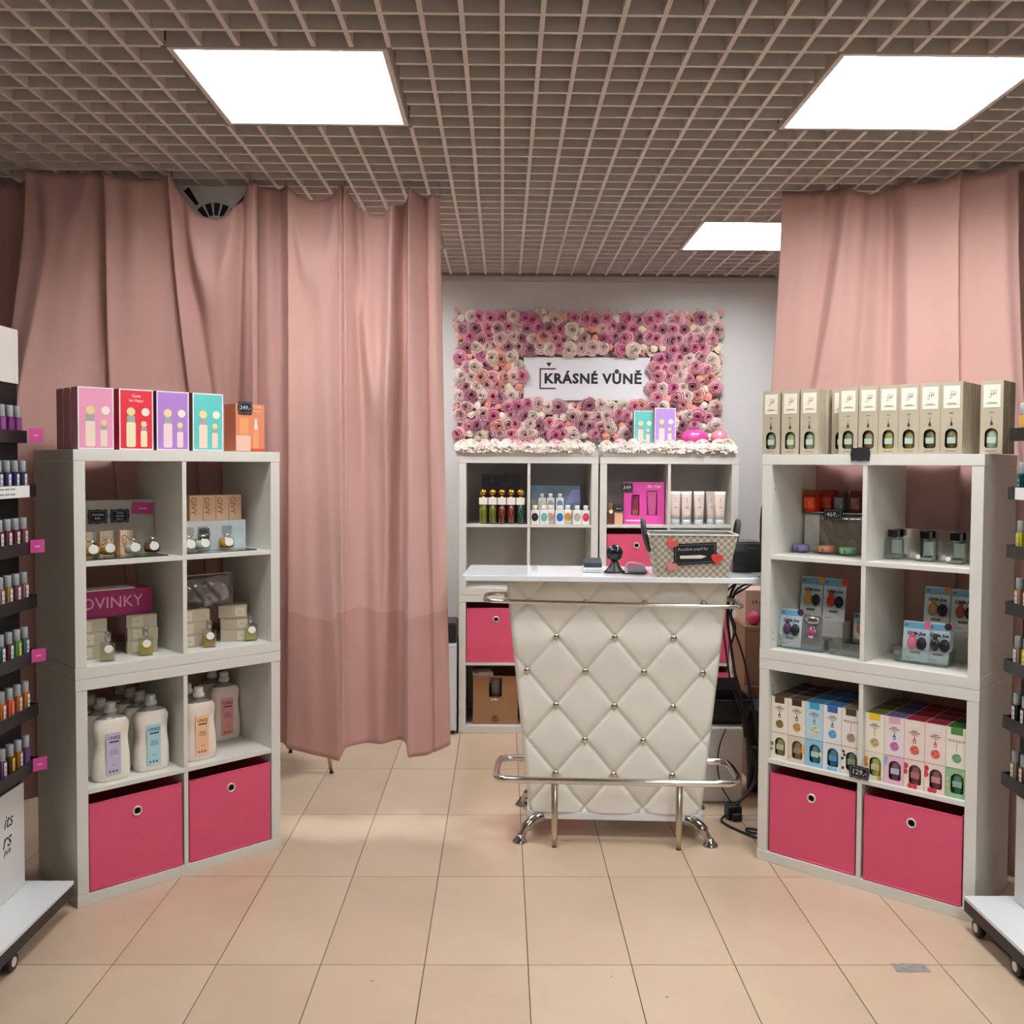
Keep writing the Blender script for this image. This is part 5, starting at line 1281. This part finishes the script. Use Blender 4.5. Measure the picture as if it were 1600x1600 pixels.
# white small fridge with black lid box between curtain and back stack
fr_ = thing('mini_cabinet', 'narrow white cabinet beside the back left stack, behind the curtain', 'cabinet', (-.375, 5.45, 0))
obj('carcass', MB().box(-.125, .125, -.145, .20, .02, .505), mat('cfd2d6', .35), fr_, bevel=.002)
obj('door', MB().box(-.123, .123, -.155, -.1455, .028, .49), mat('d9dce0', .3), fr_, bevel=.003)
obj('top_rail', MB().box(-.124, .124, -.157, -.1455, .4915, .5045), mat('e8eaec', .25), fr_)
for x in (-.1, .1): obj('foot', MB().box(x - .015, x + .015, -.13, -.10, 0, .0195), BLACK, fr_)
bl = thing('black_case', 'black glossy case standing on the narrow white cabinet', 'case', (-.37, 5.44, .5055))
obj('case_body', MB().box(-.12, .12, -.13, .1, 0, .112), mat('17181d', .3), bl, bevel=.012)
obj('case_lid', MB().box(-.121, .121, -.131, .1, .0755, .0765), mat('2c2d33', .3), bl)
# metal-legged stool behind the long curtain: its leg shows under the hem
st_ = thing('metal_stool', 'metal-legged stool behind the long curtain, one thin leg showing below the hem', 'stool', (-1.05, 4.72, 0))
obj('seat', MB().lathe([(.16, .45), (.17, .458), (.17, .47), (.16, .48)], 24), mat('a8a29c', .5), st_)
for k in range(3):
    a = -.36 + 2 * pi / 3 * k; c_, s_ = cos(a), sin(a)
    l = obj('leg', MB().tube([(.15 * c_, .15 * s_, .45), (.246 * c_, .246 * s_, .004)], .0085, 10), mat('b8ac9c', .25, 1), st_)
    obj('rubber_foot', MB().lathe([(.011, 0), (.011, .006)], 10, (.246 * c_, .246 * s_, 0)), BLACK, l)
# tape and scuffs on the floor
tp = thing('floor_tape', 'worn grey tape strip stuck on the floor tiles at the lower right', 'tape', (1.226, 2.828, .0003)); rr = random.Random(2)
pts = [(-.048 + .096 * k / 12, .024 + rr.uniform(-.002, .002)) for k in range(13)]; pts += [(.052, -.022)] + [(.044 - .094 * k / 12, -.024 + rr.uniform(-.0015, .0015)) for k in range(13)] + [(-.050, .0)]
obj('tape_strip', MB().prism(pts, 0, .0006, 'z'), mat('8d8984', .6, var=.22, vscale=60), tp)
for k, (x, y, r_, nm) in enumerate(((-.370, 2.755, .006, 'left'), (.325, 2.78, .004, 'centre'), (.47, 2.67, .006, 'right'))):
    q = thing('floor_scuff', 'small grey scuff on the %s front floor tiles' % nm, 'scuff', (x, y, .0003))
    obj('mark', MB().prism(circ(0, 0, r_, 9, .6), 0, .0003, 'z'), mat('8f8274', .8), q)

# ================================================================ TESTER STANDS AT BOTH SIDES
TAG_ = mat('d9d3cf', .6)
tb_meshes = {}
def tester(label, x, y, z, liq, tagc, side, lean=0):
    """small square tester bottle, clear cap, white tag on the aisle side; side=+1 faces +x"""
    th = thing('tester_bottle', label, 'bottle', (x, y, z), pi / 2 * side, 'tester bottles on the side stands')
    if 'b' not in tb_meshes:
        tb_meshes['b'] = MB().prism(rrpoly(-.015, .015, -.010, .010, .003), 0, .050, 'z').mesh('glass')
        tb_meshes['c'] = MB().lathe([(.0115, .0505), (.012, .052), (.012, .085), (.0105, .087)], 12, cap=True).mesh('cap')
        tb_meshes['s'] = MB().lathe([(.005, .052), (.005, .062), (.0075, .063), (.0075, .072), (.005, .073)], 10).mesh('spray_head')
        tb_meshes['t'] = MB().box(-.0075, .0075, -.0135, -.0125, .004, .044).mesh('paper_tag')
        tb_meshes['p'] = MB().box(-.004, .004, -.0138, -.01355, .026, .034).box(-.005, .005, -.0138, -.01355, .012, .018).mesh('tag_print')
        tb_meshes['b'].materials.append(BLACK); tb_meshes['c'].materials.append(mat('b9bfc1', .12, trans=.35)); tb_meshes['s'].materials.append(SILVER)
        tb_meshes['t'].materials.append(TAG_); tb_meshes['p'].materials.append(mat('a49a96', .7))
    for k, nm in (('b', 'glass'), ('c', 'cap'), ('s', 'spray_head'), ('t', 'paper_tag'), ('p', 'tag_print')):
        if tagc is None and k in 'tp': continue
        o = bpy.data.objects.new(nm, tb_meshes[k]); C.objects.link(o); o.parent = th
        if k == 'b': o.material_slots[0].link = 'OBJECT'; o.material_slots[0].material = mat(liq, .12)
        if k == 't' and tagc: o.material_slots[0].link = 'OBJECT'; o.material_slots[0].material = mat(tagc, .6)
    return th
ORD = ['far end', 'second', 'third', 'fourth', 'fifth', 'sixth', 'seventh', 'eighth']
TIER = ['top', 'second', 'third', 'fourth', 'fifth', 'sixth', 'bottom']
def stand(label, side, xp, yf_, yn, zt, word, liqs, nb, pink):
    """black shop stand; side=+1 looks towards +x; xp panel face, yf_ far end, yn near end"""
    th = thing('display_stand', label, 'stand', (xp, (yf_ + yn) / 2, 0)); L_ = (yf_ - yn) / 2; s_ = side
    def bx(name, a, b, y0, y1, z0, z1, m, bev=0): return obj(name, MB().box(min(s_ * a, s_ * b), max(s_ * a, s_ * b), y0, y1, z0, z1), m, th, bevel=bev)
    bx('back_panel', -.03, 0, -L_, L_, .111, 1.745, mat('101013', .5), .001)
    bx('header_panel', -.032, .004, -L_ - .002, L_ + .002, 1.747, 1.92, mat('d8d6d0', .5), .001)
    bx('lower_panel', .0005, .006, -L_, L_, .112, .452, mat('dcdcda', .4), .001)
    bx('base_board', -.20, .150, -L_, L_ + .035, .098, .110, mat('dfe3e4', .25), .001)
    bx('base_skirt', -.20, .150, -L_, L_ + .035, .061, .0975, mat('2c2624', .5), .001)
    for y in ((.107, -.30) if side == 1 else (.372, .135, -.28)):
        c_ = obj('castor', MB().lathe([(.025, -.011), (.0285, -.007), (.0285, .007), (.025, .011)], 18, (s_ * .125, y, .0288), axis='x'), BLACK, th)
        obj('castor_hub', MB().lathe([(.014, -.0125), (.014, .0125)], 12, (s_ * .125, y, .0288), axis='x'), mat('dcdcdc', .4), c_)
        obj('castor_fork', MB().box(s_ * .125 - .009, s_ * .125 + .009, y - .008, y + .008, .0560, .0609), BLACK, c_)
    for k, zt_ in enumerate(zt):
        d_ = .030 if (k == 0 and side == 1) else .057
        m = MB(); z0, z1 = zt_ - .040, zt_
        X = lambda v_: s_ * v_
        def bb(a, b, y0, y1, za, zb): m.box(min(X(a), X(b)), max(X(a), X(b)), y0, y1, za, zb)
        bb(.0005, d_, -L_, L_, z0, z1 - .010); bb(d_ - .003, d_, -L_, L_, z1 - .010, z1); bb(.0005, .003, -L_, L_, z1 - .010, z1)
        bb(.003, d_ - .003, L_ - .003, L_, z1 - .010, z1); bb(.003, d_ - .003, -L_, -L_ + .003, z1 - .010, z1)
        tr = obj('tray', m, mat('1a191b', .35), th)
        if k == 1:
            pp = obj('info_strip', MB().box(min(X(d_ + .0003), X(d_ + .0012)), max(X(d_ + .0003), X(d_ + .0012)), -L_ + .05, L_ - .045, z0 + .001, z1 - .002), mat('e4e4e2', .6), tr)
            q = MB()
            for i in range(int((2 * L_ - .17) / .034)):
                for zz in (z0 + .026, z0 + .010): q.box(min(X(d_ + .0013), X(d_ + .0016)), max(X(d_ + .0013), X(d_ + .0016)), -L_ + .07 + i * .034, -L_ + .098 + i * .034, zz, zz + .005)
            obj('strip_print', q, mat('8a8a88', .7), tr)['kind'] = 'stuff'
    for k, zt_ in enumerate(zt):
        d_ = .030 if (k == 0 and side == 1) else .057
        for i in range(nb):
            lq_ = liqs[k][i % len(liqs[k])]; tg = 'd9d3cf'
            if (word, k, i) in NOTAG: tg = None
            if (word, k, i) in CTAG: tg = CTAG[(word, k, i)]
            if k == 0: tg = None
            tester('%s tester bottle, %s, %s tray of the %s stand' % (COLN.get(lq_, 'dark'), 'at the far end' if i == 0 else ORD[i] + ' from the far end', TIER[k], word),
                   xp + s_ * (.0145 if d_ < .05 else .028), yf_ - .032 - .05 * i - (0 if d_ > .05 else 0), zt_ - .0096, lq_, tg, s_)
    for k, yo in pink:
        g = thing('price_card', 'small pink price card on the %s tray end of the %s stand' % (TIER[k], word), 'tag', (xp + s_ * .075, yf_ - yo - .02, zt[k] - .036), pi / 2 * s_ - .75 * s_)
        obj('card', MB().box(-.022, .022, 0, .001, 0, .042), MAGENTA, g)
        obj('card_print', MB().box(-.008, .008, -.0005, -.0001, .018, .023), mat('e0a0c8', .6), g)
    return th
COLN = {'7a3c78': 'purple', '8a4a86': 'purple', '2a2f6a': 'dark blue', '363a6e': 'blue', '7a3a48': 'wine red', '6a3440': 'wine red', '94606a': 'dusky pink', 'a08050': 'tan', '7a4a58': 'mauve', '2f5a5e': 'teal', '5a8a4a': 'green', '6a3a44': 'plum', '4a6a78': 'grey-blue',
        'c8702a': 'orange', 'd8583a': 'coral', 'b8662e': 'orange brown', 'a86a1e': 'amber', '5a3a22': 'brown', '6a4a7a': 'violet', 'c89a50': 'honey', '0f4a4e': 'teal', 'b08aa8': 'lilac', 'b8b03a': 'yellow', 'd6cc3a': 'bright yellow', 'a8785a': 'tan brown', 'c0887a': 'rose', '1c1e28': 'black', '8a7a5a': 'olive brown'}
NOTAG = {('left', 6, 0)}
CTAG = {('left', 4, 1): 'c8c840', ('left', 5, 2): 'e06a5e', ('left', 6, 2): 'e0a838', ('right', 2, 0): 'c8c048', ('right', 2, 1): 'd8d04a', ('right', 4, 1): 'd4cc48', ('right', 1, 0): '12484c', ('right', 1, 1): 'b890b0'}
stand('black tester stand with white base at the left edge, facing the aisle', 1, -1.565, 3.140, 2.26, [1.597, 1.424, 1.242, 1.067, .890, .714, .537], 'left',
      [['8a4a86', '7a3c78'], ['363a6e', '2a2f6a'], ['7a3a48', '6a3440'], ['94606a', '7a4a58', 'a08050'], ['4a6a78', '5a8a4a', '6a3a44', '2f5a5e'], ['c8702a', 'b8662e', 'd8583a'], ['6a4a7a', 'a86a1e', '5a3a22']], 7, [(0, .012), (2, .012), (4, .012), (6, .012)])
stand('black tester stand with white base at the right edge, facing the aisle', -1, 1.650, 3.035, 2.26, [1.619, 1.436, 1.253, 1.074, .891, .711, .528], 'right',
      [['c89a50'], ['0f4a4e', 'b08aa8'], ['b8b03a', 'd6cc3a'], ['a8785a', 'c0887a'], ['8a7a5a', 'd6cc3a'], ['1c1e28'], ['8a7a5a', '5a3a22']], 7, [])
sl = [o for o in S.objects if o.name.startswith('display_stand')][0]
for ln, yy, zz, sz in (('its', .365, .360, .060), ('rs', .354, .302, .070), ('pce', .350, .268, .030)):
    text(ln, sz, sl, .0065, yy, zz, INK, align='RIGHT', slant=.3, rz=pi / 2)
